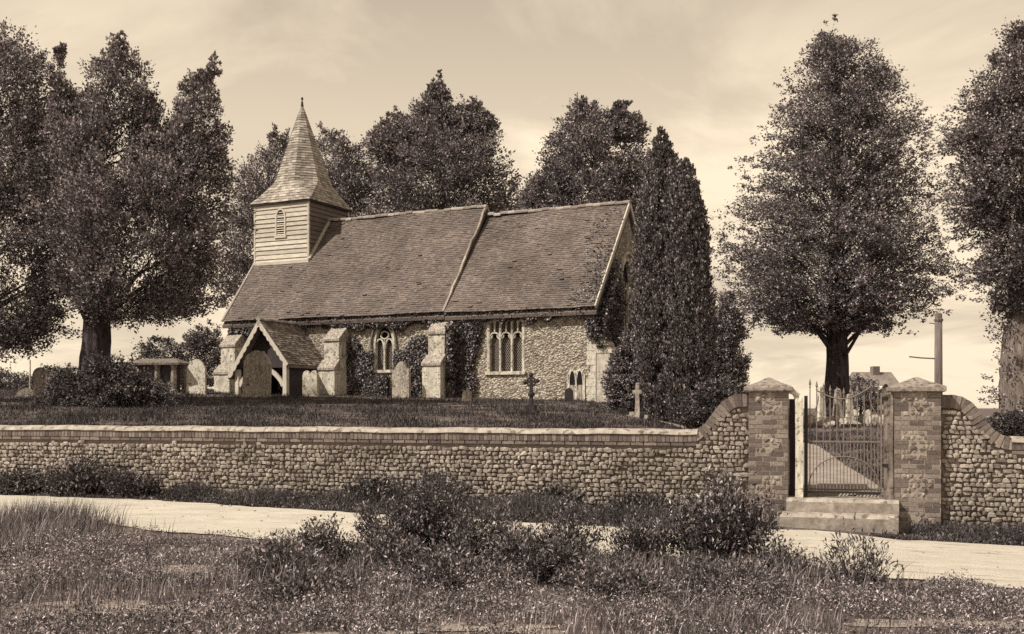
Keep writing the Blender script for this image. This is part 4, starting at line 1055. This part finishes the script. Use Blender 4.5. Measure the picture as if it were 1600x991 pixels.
# spire: square skirt broached to an octagon, in shingle courses
cx, cy = (TX0+TX1)/2, (TY0+TY1)/2; hs = (TX1-TX0)/2+.17; zb, zk, za = TZ1-.02, 10.0, 13.75; ro = 1.36
ang8 = [PI/8+k*PI/4 for k in range(8)]
sq = []
for a in ang8:
    c, s = math.cos(a), math.sin(a); sq.append((math.copysign(hs, c), math.copysign(hs, s)))
oc = [(ro*math.cos(a), ro*math.sin(a)) for a in ang8]
def ring(z):
    if z <= zk:
        u = (z-zb)/(zk-zb); u2 = 1-(1-u)**1.18
        return [(lerp(p[0],q[0],u2), lerp(p[1],q[1],u2)) for p, q in zip(sq, oc)]
    f = 1-(z-zk)/(za-zk); return [(p[0]*f, p[1]*f) for p in oc]
mb = MB(); z = zb; rg = np.random.default_rng(4)
while z < za-.03:
    z2 = min(z+.125, za); r0, r1 = ring(z), ring(z2); fl_ = 1+.028/max(.2, abs(r0[0][0]))
    for k in range(8):
        k2 = (k+1)%8; a0, a1, b0, b1 = [np.array(p) for p in (r0[k], r0[k2], r1[k], r1[k2])]
        ln_ = np.linalg.norm(a1-a0); nn = max(1, int(round(ln_/.2)))
        for j in range(nn):
            u0, u1 = j/nn, (j+1)/nn; f2 = fl_*(1+rg.normal(0,.004))
            p = [(a0+(a1-a0)*u0)*f2, (a0+(a1-a0)*u1)*f2, b0+(b1-b0)*u1, b0+(b1-b0)*u0, a0+(a1-a0)*u0, a0+(a1-a0)*u1]
            zz = [z+rg.normal(0,.006)]*2+[z2+.01]*2+[z+.005]*2
            V = [(cx+q[0], cy+q[1], h) for q, h in zip(p, zz)]
            mb.add(V, [(0,1,2,3),(4,5,1,0)])
    z = z2
sp_ = mb.build('spire', M['shingle'], tur)
mb = MB(); mb.box(cx-hs+.01, cx+hs-.01, cy-hs+.01, cy+hs-.01, zb-.07, zb-.005); mb.build('eaves_board', M['timber'], tur)
mb = MB(); mb.lathe([(.07,za-.12),(.05,za+.05),(.02,za+.16),(.055,za+.21),(.06,za+.25),(.03,za+.3),(.001,za+.33)], 8, (cx,cy,0)); mb.build('finial', M['timber'], tur)

# south porch (gable to the south)
PXc, PD = -13.45, 2.62; pzr = 3.22; pxl, pzl = -15.02, .98; pxr, pzr2 = -11.98, 1.42; rz_b = 3.2
mb = MB()
def slope(mb, xe, ze, seed):
    """tiles on one porch slope: reuse tiles() with x and y swapped"""
    t2 = MB(); tiles(t2, -PD-.12, 0, xe, ze, PXc, pzr, .112, .165, seed, .012)
    v = np.concatenate(t2.v)[:, [1,0,2]]; mb.add(v, np.concatenate(t2.q)[:, ::-1])
    V = [(x,y,z) for y in (-PD-.1, 0) for x,z in ((xe,ze-.03),(PXc,pzr-.03),(PXc,pzr-.13),(xe,ze-.13))]
    mb.add(V, [(0,1,2,3),(7,6,5,4),(0,4,5,1),(1,5,6,2),(2,6,7,3),(3,7,4,0)])
slope(mb, pxr, pzr2, 11); slope(mb, pxl, pzl, 12)
po = part('porch_roof', mb, 'tile_porch')
mb = MB(); t2 = MB(); ridge_tiles(t2, -PD-.12, 0, PXc, pzr+.05, 13, .3, .11); v = np.concatenate(t2.v)[:, [1,0,2]]; mb.add(v, np.concatenate(t2.q)[:, ::-1], np.concatenate(t2.t)[:, ::-1]); mb.build('ridge_tiles', M['ridge'], po)
for xe, ze in ((pxl, pzl), (pxr, pzr2)):
    mb = MB(); y = -PD-.11; N_s = 9
    a, b = np.array((xe, ze)), np.array((PXc, pzr)); d = (b-a)/np.linalg.norm(b-a); nrm = np.array((-d[1], d[0])); nrm = nrm if nrm[1] > 0 else -nrm
    up_ = [a+nrm*.02, b+nrm*.02]; lo_ = []
    for i in range(N_s*4+1):
        u = i/(N_s*4); lo_.append(tuple(a+(b-a)*u - nrm*(.13+.045*abs(math.sin(u*N_s*PI)))))
    mb.prism([tuple(up_[0]), tuple(up_[1])]+lo_[::-1], y-.03, y); mb.build('bargeboard', M['timber_pale'], po)
fy = -PD
mb = MB(); mb.box(PXc-1.3, PXc+1.25, fy+.02, fy+.16, 1.3, 1.46); pf = part('porch_frame', mb, 'timber')
for x, zt in ((PXc-1.22, 1.25), (PXc+1.2, 1.45)): mb = MB(); mb.box(x-.09, x+.09, fy, fy+.18, -.5, zt); mb.build('post', M['timber_pale'], pf)
for s, x in ((-1, PXc-1.15), (1, PXc+1.12)):
    mb = MB(); mb.band([(x-s*.95*math.sin(a*PI/2), .45+.95*(1-math.cos(a*PI/2))**.0*math.sin(a*PI/2)**.6) for a in np.linspace(.02,1,14)][::-1], .16, fy+.03, fy+.13); mb.build('curved_brace', M['timber_pale'], pf)
mb = MB(); mb.prism([(pxl+.3,1.2),(pxr-.3,1.5),(PXc,pzr-.12)], fy+.3, fy+.34); mb.build('gable_infill', M['timber'], pf)
mb = MB(); mb.box(PXc+1.14, PXc+1.26, fy+.18, 0, -.5, 1.5); mb.box(PXc-1.3, PXc-1.18, fy+.18, 0, -.5, 1.15); part('porch_side_wall', mb, 'timber')
mb = MB(); mb.prism(arch(PXc, 1.1, -.5, 1.2, 1.95), -.06, -.012); dr = part('door', mb, 'timber')
mb = MB(); mb.band(arch(PXc, 1.22, -.5, 1.2, 2.05), .14, -.1, -.005); mb.build('door_surround', M['dressed'], dr)

# ivy
def ivy(label, fn, n, leaf, seed, mat='leaf_ivy', name='ivy', out=(0,-1,.2), thick=.12):
    """leaves where fn(x, z) > random over a patch of wall; returned in church coordinates"""
    rg = np.random.default_rng(seed); x0, x1, z0, z1, f, place = fn
    x = rg.uniform(x0, x1, n); z = rg.uniform(z0, z1, n); d = f(x, z)
    k = rg.random(n) < d; x, z, d = x[k], z[k], d[k]; n = len(x)
    P = place(x, z, rg.random(n)*thick*(.4+d)); O = np.array(out)
    D = rg.normal(0,.6,(n,3))+np.array([0,0,-.7])+O*.3; Nn = O+rg.normal(0,.45,(n,3))
    bx, bz = float(P[:,0].mean()), float(P[:,2].min()); by_ = float(P[:,1].mean())
    mb = MB(); leaves(mb, P-np.array([bx,by_,bz]), D, Nn, leaf*rg.uniform(.6,1.4,n), .85)
    o = mb.build(name, M[mat], None, cw(bx,by_,bz), CRZ); return tag(o, label, 'ivy', 'ivy growing on the church walls')
south = lambda x, z, d: np.stack([x, -.02-d, z], -1)
east = lambda y, z, d: np.stack([.03+d, y, z], -1)
nz = lambda x, z, s, sd: vnoise(x, z, s, sd)
ivy('thick ivy on the nave wall between the porch buttress and the pointed window', (-10.95,-9.0,-.3,3.1, lambda x,z: np.clip(1.3-sstep(z+.55*(x+10.9)+.35*nz(x,z,3,1), 2.35, 2.75)*1.4 + 0*x - sstep(x,-9.75,-9.7)*sstep(z,1.0,1.15)*2, 0, 1), south), 18000, .085, 1)
ivy('ivy patch on the nave wall just right of the pointed window', (-8.72,-6.85,-.3,3.2, lambda x,z: np.clip(1.15-1.4*np.abs((x+7.75)/1.0)**3*0 - sstep(z+.3*nz(x,z,3,2)-.35*(x+8), 2.1,2.5)*1.3 - sstep(-z+.4*nz(x,z,2,4), -.5, .1)*.8, 0, 1), south), 15000, .085, 2)
ivy('ivy covering the chancel wall beside the three light window', (-6.05,-4.0,-.3,3.35, lambda x,z: np.clip(1.1-sstep(x+.35*nz(x,z,2.5,5)+.25*(1.6-z)*.6, -5.35,-4.75)*1.2, 0, 1), south), 17000, .085, 3)
ivy('dark fringe of ivy hanging under the eaves of the nave', (-17.2,-6.4,2.75,3.5, lambda x,z: np.clip(sstep(z+.25*nz(x,z,1.6,6)+.1*nz(x,z,5,7), 2.95, 3.15), 0, 1), south), 18000, .085, 4, thick=.16)
ivy('dark fringe of ivy hanging under the eaves of the chancel', (-6.3,.0,2.9,3.5, lambda x,z: np.clip(sstep(z+.16*nz(x,z,1.8,8)+.1*nz(x,z,5,9), 3.1, 3.25), 0, 1), south), 10000, .085, 5, thick=.16)
ivy('heavy ivy on the near corner of the east gable, in shadow', (-.15,2.75,1.9,5.6, lambda y,z: np.clip(1.2-sstep(y+.2*nz(y,z,2,10)+.5*np.abs(z-3.6)*.6, 1.9, 2.5)*1.3, 0, 1)*(z < 3.3+1.2*y), east), 18000, .085, 6, out=(1,0,.2), thick=.3)
ivy('ivy spilling round the corner of the chancel wall under the eave', (-.75,.1,1.9,3.45, lambda x,z: np.clip(sstep(x+.2*nz(x,z,4,11), -.32, -.12)*sstep(z,2.1,2.6), 0, 1), south), 4400, .085, 7)
ivy('narrow strip of ivy up the right flank of the buttress below the roof divide', (-6.0,-5.75,-.4,3.0, lambda x,z: np.clip(.9+0*x, 0, 1), lambda x,z,d: np.stack([x, -.05-.55*(d/.14).clip(0,1), z], -1)), 2200, .12, 8, thick=.14)
# moss strip up the chancel verge
rg = np.random.default_rng(77); n = 3200; x = rg.uniform(-1.15, .1, n); d = rg.uniform(.2, 5.4, n); k = rg.random(n) < np.clip(.5+.9*(x+.65)-.05*d+.7*vnoise(x,d,2.2,3),0,1)*.6
x, d = x[k], d[k]; sl = math.hypot(HW+OV, RC-EC); P = np.stack([x, -OV+(HW+OV)/sl*d-.03, EC+(RC-EC)/sl*d+.06], -1); n = len(x)
mb = MB(); leaves(mb, P, rg.normal(0,1,(n,3)), np.array([0,-.77,.64])+rg.normal(0,.4,(n,3)), rg.uniform(.05,.11,n), .9)
o = mb.build('moss', M['leaf_ivy'], None, CO, CRZ); tag(o, 'dark mossy growth up the chancel roof beside its east verge', 'moss')

# ------------------------------------------------------------------ graves and monuments
def stone_at(px, Y): X = px_at(px, Y); return X, Y, gz1(X, Y)
def hs_prof(kind, w, h):
    c = []
    if kind == 'pointed':
        c = [(-w/2,-.2),(-w/2,h*.72)] + [(-w/2+w/2*a**1.3, h*.72+h*.28*math.sin(a*PI/2)) for a in np.linspace(.1,1,8)]
    elif kind == 'shoulder':
        c = [(-w/2,-.2),(-w/2,h*.74),(-w*.4,h*.78)] + [(-w*.4+w*.4*a, h*.78+h*.22*math.sin(a*PI/2)**1.2) for a in np.linspace(.1,1,8)]
    elif kind == 'round':
        c = [(-w/2,-.2),(-w/2,h-w/2)] + [(-w/2*math.cos(a), h-w/2+w/2*math.sin(a)) for a in np.linspace(.2,PI/2,8)]
    elif kind == 'double':
        r = w/4; c = [(-w/2,-.2),(-w/2,h-r*1.3)] + [(-w/4-r*math.cos(a), h-r*1.3+r*1.3*math.sin(a)) for a in np.linspace(.2,PI-.35,12)]; c = c + [(0, h-r*.75)]
    elif kind == 'ragged':
        c = [(-w/2,-.2),(-w*.47,h*.8),(-w*.38,h*.9),(-w*.28,h*.93),(-w*.2,h*.98),(-w*.05,h)]
        return c + [(w*.1,h*.97),(w*.2,h*.99),(w*.3,h*.9),(w*.42,h*.85),(w*.5,h*.7),(w*.5,-.2)]
    return c + [(-x, z) for x, z in c[::-1] if x < -1e-6]
def headstone(label, px, Y, w, h, kind, mat, rz=-.35, th=.1, lean=(0,0), seed=0, name='headstone', group=None):
    X, Y, g = stone_at(px, Y); mb = MB()
    mb.prism(hs_prof(kind, w, h), -th/2, th/2)
    o = mb.build(name, M[mat], None, (X, Y, g), rz); o.rotation_euler = (lean[0], lean[1], rz)
    mod = o.modifiers.new('bevel', 'BEVEL'); mod.width = .012; mod.segments = 2; mod.limit_method = 'ANGLE'
    return tag(o, label, 'headstone', group)
headstone('tall pale headstone with a shouldered pointed top left of the church wall', 307, 44.5, .86, 1.42, 'pointed', 'stone_pale', -.3)
headstone('big weathered grey grave slab with a ragged top in front of the porch', 400, 41.2, 1.18, 1.78, 'ragged', 'stone_mid', -.35, .14, (0,.05))
headstone('white twin-lobed headstone right of the porch', 485, 42.5, .68, 1.02, 'double', 'stone_pale', -.4)
headstone('pale pointed headstone standing against the ivy below the nave window', 627, 42.3, .78, 1.42, 'shoulder', 'stone_mid', -.5, .12)
headstone('very small stone marker below the chancel ivy', 730, 40, .34, .42, 'round', 'stone_mid', -.2, .12)
headstone('small dark stone standing before the twin arched recess in the chancel wall', 889, 39.0, .3, .48, 'pointed', 'stone_dark', -.2)
headstone('rough boulder-like stone under the tiered conifer', 962, 37.5, .62, .42, 'ragged', 'stone_grey', .1, .3)
headstone('leaning rounded stone at the far left edge of the churchyard', 62, 44, .58, 1.15, 'round', 'stone_grey', .3, .1, (0,.04), group='old stones at the far left of the churchyard')
headstone('squat pale stone with an arched top at the far left', 40, 42.5, .8, .36, 'round', 'stone_mid', .1, .12, group='old stones at the far left of the churchyard')
headstone('dark rounded stone partly hidden under the left tree', 82, 43.2, .6, 1.0, 'pointed', 'stone_grey', -.2, .1, group='old stones at the far left of the churchyard')
# white stake
X, Y, g = stone_at(47, 44.5); mb = MB(); mb.tube([(0,0,-.1),(0,0,1.45)], .028, 8); tag(mb.build('stake', M['stone_pale'], None, (X,Y,g)), 'thin white upright stake among the stones at the far left', 'stake')
# table tomb
X, Y, g = stone_at(250, 45); t = thing('table_tomb', 'flat topped table tomb on stout legs half hidden by bushes left of the pale headstone', 'tomb', (X, Y, g), -.2)
mb = MB(); mb.add([(-1.25,-.65,1.12),(1.2,-.65,1.12),(1.2,.65,1.12),(-1.25,.65,1.12),(-1.25,-.65,1.2),(1.2,-.65,1.2),(1.2,.65,1.2),(-1.25,.65,1.2),(-.8,0,1.4),(.75,0,1.4)],
    [(3,2,1,0),(0,1,5,4),(1,2,6,5),(2,3,7,6),(3,0,4,7),(4,5,9,8),(6,7,8,9)], [(5,6,9),(7,4,8)]); mb.build('slab', M['stone_grey'], t)
mb = MB(); mb.box(-.8,.75,-.3,.3,-.2,1.118); mb.build('chest', M['stone_dark2'], t)  # solid block of mid-dark stone between the legs
for x in (-.95,.12,.85):
    for y in (-.42,.42):
        mb = MB(); mb.lathe([(.14,-.2),(.14,.08),(.1,.14),(.12,.6),(.1,1.0),(.14,1.06),(.14,1.118)], 10, (x,y,0)); mb.build('leg', M['stone_mid'], t)
# dark iron cross
X, Y, g = stone_at(830, 29.5); t = thing('iron_cross', 'dark ornate cross on a tall shaft, standing before the chancel', 'grave cross', (X, Y, g), -.3)
mb = MB(); mb.box(-.2,.2,-.15,.15,-.15,.1); mb.box(-.13,.13,-.1,.1,.1,.25); mb.build('base', M['stone_dark'], t)
mb = MB(); mb.bar((0,0,.25),(.0,0,1.02),.1,.1,w2=.065,up=(0,1,0)); mb.lathe([(.09,.5),(.1,.55),(.08,.6)],8); mb.bar((-.17,0,.86),(.17,0,.9),.07,.07)
for c in ((-.17,.86),(.17,.9),(0,1.06)): mb.lathe([(.0,-.06),(.055,-.03),(.065,.01),(.04,.05),(0,.07)], 8, (c[0],0,c[1]))
mb.band([(.12*math.cos(a), .88+.12*math.sin(a)) for a in np.linspace(0,2*PI,17)], .04, -.03, .03); mb.build('cross', M['stone_dark'], t)
# pale stone cross
X, Y, g = stone_at(996, 30.5); t = thing('stone_cross', 'slim pale stone cross on a stepped base before the yews', 'grave cross', (X, Y, g), -.25)
mb = MB(); mb.box(-.32,.32,-.3,.3,-.2,.08); mb.box(-.2,.2,-.2,.2,.08,.17); mb.build('base', M['stone_mid'], t)
mb = MB(); mb.bar((0,0,.17),(0,0,.98),.13,.11,w2=.09,up=(0,1,0)); mb.box(-.13,.13,-.045,.045,.68,.78); mb.build('cross', M['stone_mid'], t)
headstone('tiny dark rounded stone close beside the slim stone cross', 1003, 30.2, .12, .24, 'round', 'stone_dark', -.2, .08)

# ---- beyond the gate
def rough_stone(label, X, Y, sx, sy, sz, seed, mat='stone_mid'):
    rg = np.random.default_rng(seed); import bmesh
    b = bmesh.new(); bmesh.ops.create_icosphere(b, subdivisions=2, radius=1); v = np.array([p.co[:] for p in b.verts]); f = np.array([[q.index for q in p.verts] for p in b.faces]); b.free()
    d = 1+.22*np.sin(v@rg.normal(0,2.2,3)+1)+.12*np.sin(v@rg.normal(0,4,3)); v = v*d[:,None]*np.array([sx,sy,sz])
    mb = MB(); mb.add(v, None, f); o = mb.build('rough_stone', M[mat], None, (X, Y, gz1(X,Y)+sz*.55)); return tag(o, label, 'stone', 'rough pale stones bordering the grass beyond the gate')
labs = ['pale boulder at the left end of the stone row seen through the gate', 'flat pale rock second from the left in the row behind the gate', 'large light rock below the middle spears of the gate', 'rounded rock leaning on the large light one behind the gate',
        'low wide rock right of the middle of the gate', 'upright pale rock below the cottage gable', 'broad rock near the latch post of the gate', 'last small rock at the right end of the row behind the gate']
for i, (px, w, h, y_) in enumerate([(1262,.34,.3,34.5),(1291,.32,.2,34),(1303,.3,.28,34.4),(1316,.22,.22,34.1),(1331,.34,.18,34.3),(1352,.22,.42,34.8),(1366,.36,.3,34.4),(1382,.2,.28,34)]):
    rough_stone(labs[i], px_at(px, y_), y_, w*.8, .3, h*.75, 60+i)
def obelisk(label, px, Y, h, w, mat='stone_pale'):
    X, Y, g = stone_at(px, Y); t = thing('grave_obelisk', label, 'monument', (X,Y,g), .2, 'slim pale monuments behind the gate')
    mb = MB(); mb.box(-w*.9,w*.9,-w*.9,w*.9,-.2,.22); mb.build('plinth', M[mat], t)
    mb = MB(); mb.bar((0,0,.22),(0,0,h*.94),w*1.3,w*1.3,up=(0,1,0),w2=w*.8); mb.bar((0,0,h*.94),(0,0,h),w*.8,w*.8,up=(0,1,0),w2=.02); mb.build('shaft', M[mat], t)
obelisk('slim pale monument left of the lime trunk, seen through the gate', 1283, 36.5, 1.3, .19)
obelisk('slender obelisk in front of the lime trunk behind the gate', 1309, 36.8, 1.2, .2, 'stone_mid')
obelisk('short pale obelisk at the right side of the lime trunk', 1326, 36.8, 1.0, .2)
# cottage
cX, cY = px_at(1362, 78), 78; cg = 1.25
ct = thing('cottage', 'distant cottage with a steep roof and small gable, seen through the top of the gate', 'cottage', (cX, cY, cg), .15)
mb = MB(); mb.box(-1.6,1.7,-2,2,-.6,.9); mb.build('wall', M['render'], ct)
mb = MB(); V = [(-1.85,-2.3,.85),(1.95,-2.3,.85),(1.95,2.3,.85),(-1.85,2.3,.85),(-1.5,0,3.0),(1.5,0,3.0)]; mb.add(V, [(0,1,5,4),(2,3,4,5)], [(1,2,5),(3,0,4),(0,3,2),(0,2,1)]); rf = mb.build('roof', M['tile_porch'], ct)
mb = MB(); mb.box(.0,.5,-.25,.25,2.6,3.4); mb.build('chimney', M['brick'], rf)
mb = MB(); mb.prism([(-1.1,.3),(.5,.3),(.5,1.0),(-.3,1.95),(-1.1,1.0)], -2.6, -.6); gb = mb.build('gable', M['render'], ct)
mb = MB(); mb.bar((-1.3,-2.62,.85),(-.3,-2.62,2.05),.14,.12); mb.bar((.7,-2.62,.85),(-.3,-2.62,2.05),.14,.12); mb.build('bargeboard', M['timber'], gb)
mb = MB(); mb.box(-.6,0,-2.63,-2.6,.7,1.2); mb.build('window', M['dark'], gb)
mb = MB(); mb.box(.9,1.4,-2.03,-2.0,.1,.7); mb.build('window', M['dark'], ct)
# background bushes
tree_at(1345, 60, [([(586,1338,1352),(594,1328,1368),(608,1325,1372),(640,1325,1370)], 1.)], 'bush', 'small bush beyond the churchyard just right of the lime trunk', M['leaf_back'], M['bark'], .1, leaf=.1, nb=120, ncl=6, nl=12, spread=.4, asc=.3, seed=51, limbs=3, trunk_top=620, cat='bush')
tree_at(320, 56, [([(505,310,330),(525,292,345),(560,280,352),(600,278,352)], 1.)], 'bush', 'leafy bush close to the west corner of the church, above the tall pale headstone', M['leaf_back'], M['bark'], .12, leaf=.11, nb=240, ncl=6, nl=14, spread=.5, asc=.5, seed=52, limbs=5, trunk_top=560, cat='bush')
tree_at(245, 52, [([(528,240,265),(545,215,290),(570,195,295),(610,195,295)], 1.)], 'bush', 'low bush behind the table tomb', M['leaf_bush'], M['bark'], .1, leaf=.1, nb=200, ncl=6, nl=14, spread=.45, asc=.3, seed=53, limbs=5, trunk_top=570, cat='bush')
tree_at(165, 34, [([(565,150,200),(585,130,225),(610,105,250),(635,80,265)], .6), ([(590,205,235),(605,190,265),(630,185,275)], .25), ([(585,85,120),(605,70,135),(630,60,140)], .25)], 'bush', 'dense dark undergrowth around the foot of the big left tree', M['leaf_bush'], M['bark'], .08, leaf=.075, nb=520, ncl=6, nl=14, spread=.34, asc=.3, ragged=.25, seed=54, limbs=5, trunk_top=600, cat='bush')
for i, (px, Y, top, w, lab) in enumerate([(15, 60, 582, 50, 'clipped dark hedge at the far left behind the graves'), (95, 58, 575, 38, 'loose bush between the left graves and the big trunk')]):
    tree_at(px, Y, [([(top,px-w*.6,px+w*.5),(top+10,px-w,px+w),(610,px-w,px+w),(625,px-w,px+w)], 1.)], 'bush', lab, M['leaf_bush'], M['bark'], .1, leaf=.1, nb=260, ncl=6, nl=14, spread=.45, asc=.3, seed=56+i, limbs=4, trunk_top=600, cat='bush')
tree_at(1580, 23, [([(640,1565,1600),(655,1550,1650),(690,1545,1660)], 1.)], 'bush', 'low ivy-like growth at the foot of the thick pale trunk', M['leaf_bush'], M['bark'], .04, leaf=.06, nb=140, ncl=6, nl=12, spread=.2, asc=.2, seed=58, limbs=3, trunk_top=670, cat='bush')

# ------------------------------------------------------------------ light, sky, camera
EL = R(47); AZ = math.atan2(-.92, -.39)               # sun to the left and a little behind the camera
L = Vector((math.sin(AZ)*math.cos(EL), math.cos(AZ)*math.cos(EL), math.sin(EL)))
sd = bpy.data.lights.new('sun', 'SUN'); sd.energy = 5.0; sd.angle = R(.6); sd.color = (1, .92, .79)
so = bpy.data.objects.new('sun', sd); COL.objects.link(so); so.rotation_euler = (-L).to_track_quat('-Z', 'Y').to_euler(); so.location = (0, 0, 60)
wd = bpy.data.worlds.new('World'); scene.world = wd; wd.use_nodes = True
N, Lk = wd.node_tree.nodes, wd.node_tree.links; bg = N['Background']; bg.inputs[1].default_value = .1
sky = N.new('ShaderNodeTexSky'); sky.sky_type = 'NISHITA'; sky.sun_disc = False; sky.sun_elevation = EL; sky.sun_rotation = AZ
bw = N.new('ShaderNodeRGBToBW'); Lk.new(sky.outputs[0], bw.inputs[0])
tint = N.new('ShaderNodeMix'); tint.data_type = 'RGBA'; tint.blend_type = 'MULTIPLY'; tint.inputs[0].default_value = 1; tint.inputs[7].default_value = (1, .85, .62, 1); Lk.new(bw.outputs[0], tint.inputs[6])
tc = N.new('ShaderNodeTexCoord'); sx = N.new('ShaderNodeSeparateXYZ'); Lk.new(tc.outputs['Generated'], sx.inputs[0])
def math_(op, a, b):
    m = N.new('ShaderNodeMath'); m.operation = op
    for i, q in enumerate((a, b)):
        if isinstance(q, (int, float)): m.inputs[i].default_value = q
        else: Lk.new(q, m.inputs[i])
    return m.outputs[0]
den = math_('ADD', math_('MAXIMUM', sx.outputs[2], 0), .16)
cv = N.new('ShaderNodeCombineXYZ'); cv.inputs[2].default_value = 3.7; Lk.new(math_('DIVIDE', sx.outputs[0], den), cv.inputs[0]); Lk.new(math_('DIVIDE', sx.outputs[1], den), cv.inputs[1])
cn = N.new('ShaderNodeTexNoise'); cn.inputs['Scale'].default_value = 1.15; cn.inputs['Detail'].default_value = 9; cn.inputs['Roughness'].default_value = .6; cn.inputs['Distortion'].default_value = .4; Lk.new(cv.outputs[0], cn.inputs['Vector'])
cr = N.new('ShaderNodeValToRGB'); e = cr.color_ramp.elements
e[0].position = .40; e[0].color = (.67, .56, .405, 1); e[1].position = .56; e[1].color = (.92, .77, .55, 1)
Lk.new(cn.outputs[0], cr.inputs[0])
gr = N.new('ShaderNodeValToRGB'); e = gr.color_ramp.elements                # haze bright near the horizon, dimmer overhead
for _ in range(3): e.new(.5)
for k, (p, c) in zip(e, ((0, (.9,.9,.9,1)), (.02, (.92,.92,.92,1)), (.24, (.96,.96,.96,1)), (.37, (.66,.66,.68,1)), (1, (.36,.36,.38,1)))): k.position = p; k.color = c
Lk.new(sx.outputs[2], gr.inputs[0])
mm = N.new('ShaderNodeMix'); mm.data_type = 'RGBA'; mm.blend_type = 'MULTIPLY'; mm.inputs[0].default_value = 1; Lk.new(cr.outputs[0], mm.inputs[6]); Lk.new(gr.outputs[0], mm.inputs[7])
sc_ = N.new('ShaderNodeMix'); sc_.data_type = 'RGBA'; sc_.blend_type = 'MULTIPLY'; sc_.inputs[0].default_value = 1; sc_.inputs[7].default_value = (13.0, 12.95, 13.4, 1); Lk.new(mm.outputs[2], sc_.inputs[6])
fin = N.new('ShaderNodeMix'); fin.data_type = 'RGBA'; fin.inputs[0].default_value = .93; Lk.new(tint.outputs[2], fin.inputs[6]); Lk.new(sc_.outputs[2], fin.inputs[7])
Lk.new(fin.outputs[2], bg.inputs[0])

cd = bpy.data.cameras.new('camera'); cam = bpy.data.objects.new('camera', cd); COL.objects.link(cam)
cam.location = (0, 0, 1.7); cam.rotation_euler = (PI/2, 0, 0)
cd.sensor_width = 36; cd.lens = 36*1700/1600; cd.shift_y = 141.5/1600; cd.clip_end = 4000; cd.clip_start = .1
scene.camera = cam
scene.view_settings.view_transform = 'Standard'; scene.view_settings.look = 'None'; scene.view_settings.exposure = 0
scene.cycles.use_denoising = False
scene.cycles.max_bounces = 6; scene.cycles.diffuse_bounces = 3; scene.cycles.transmission_bounces = 3; scene.cycles.glossy_bounces = 2
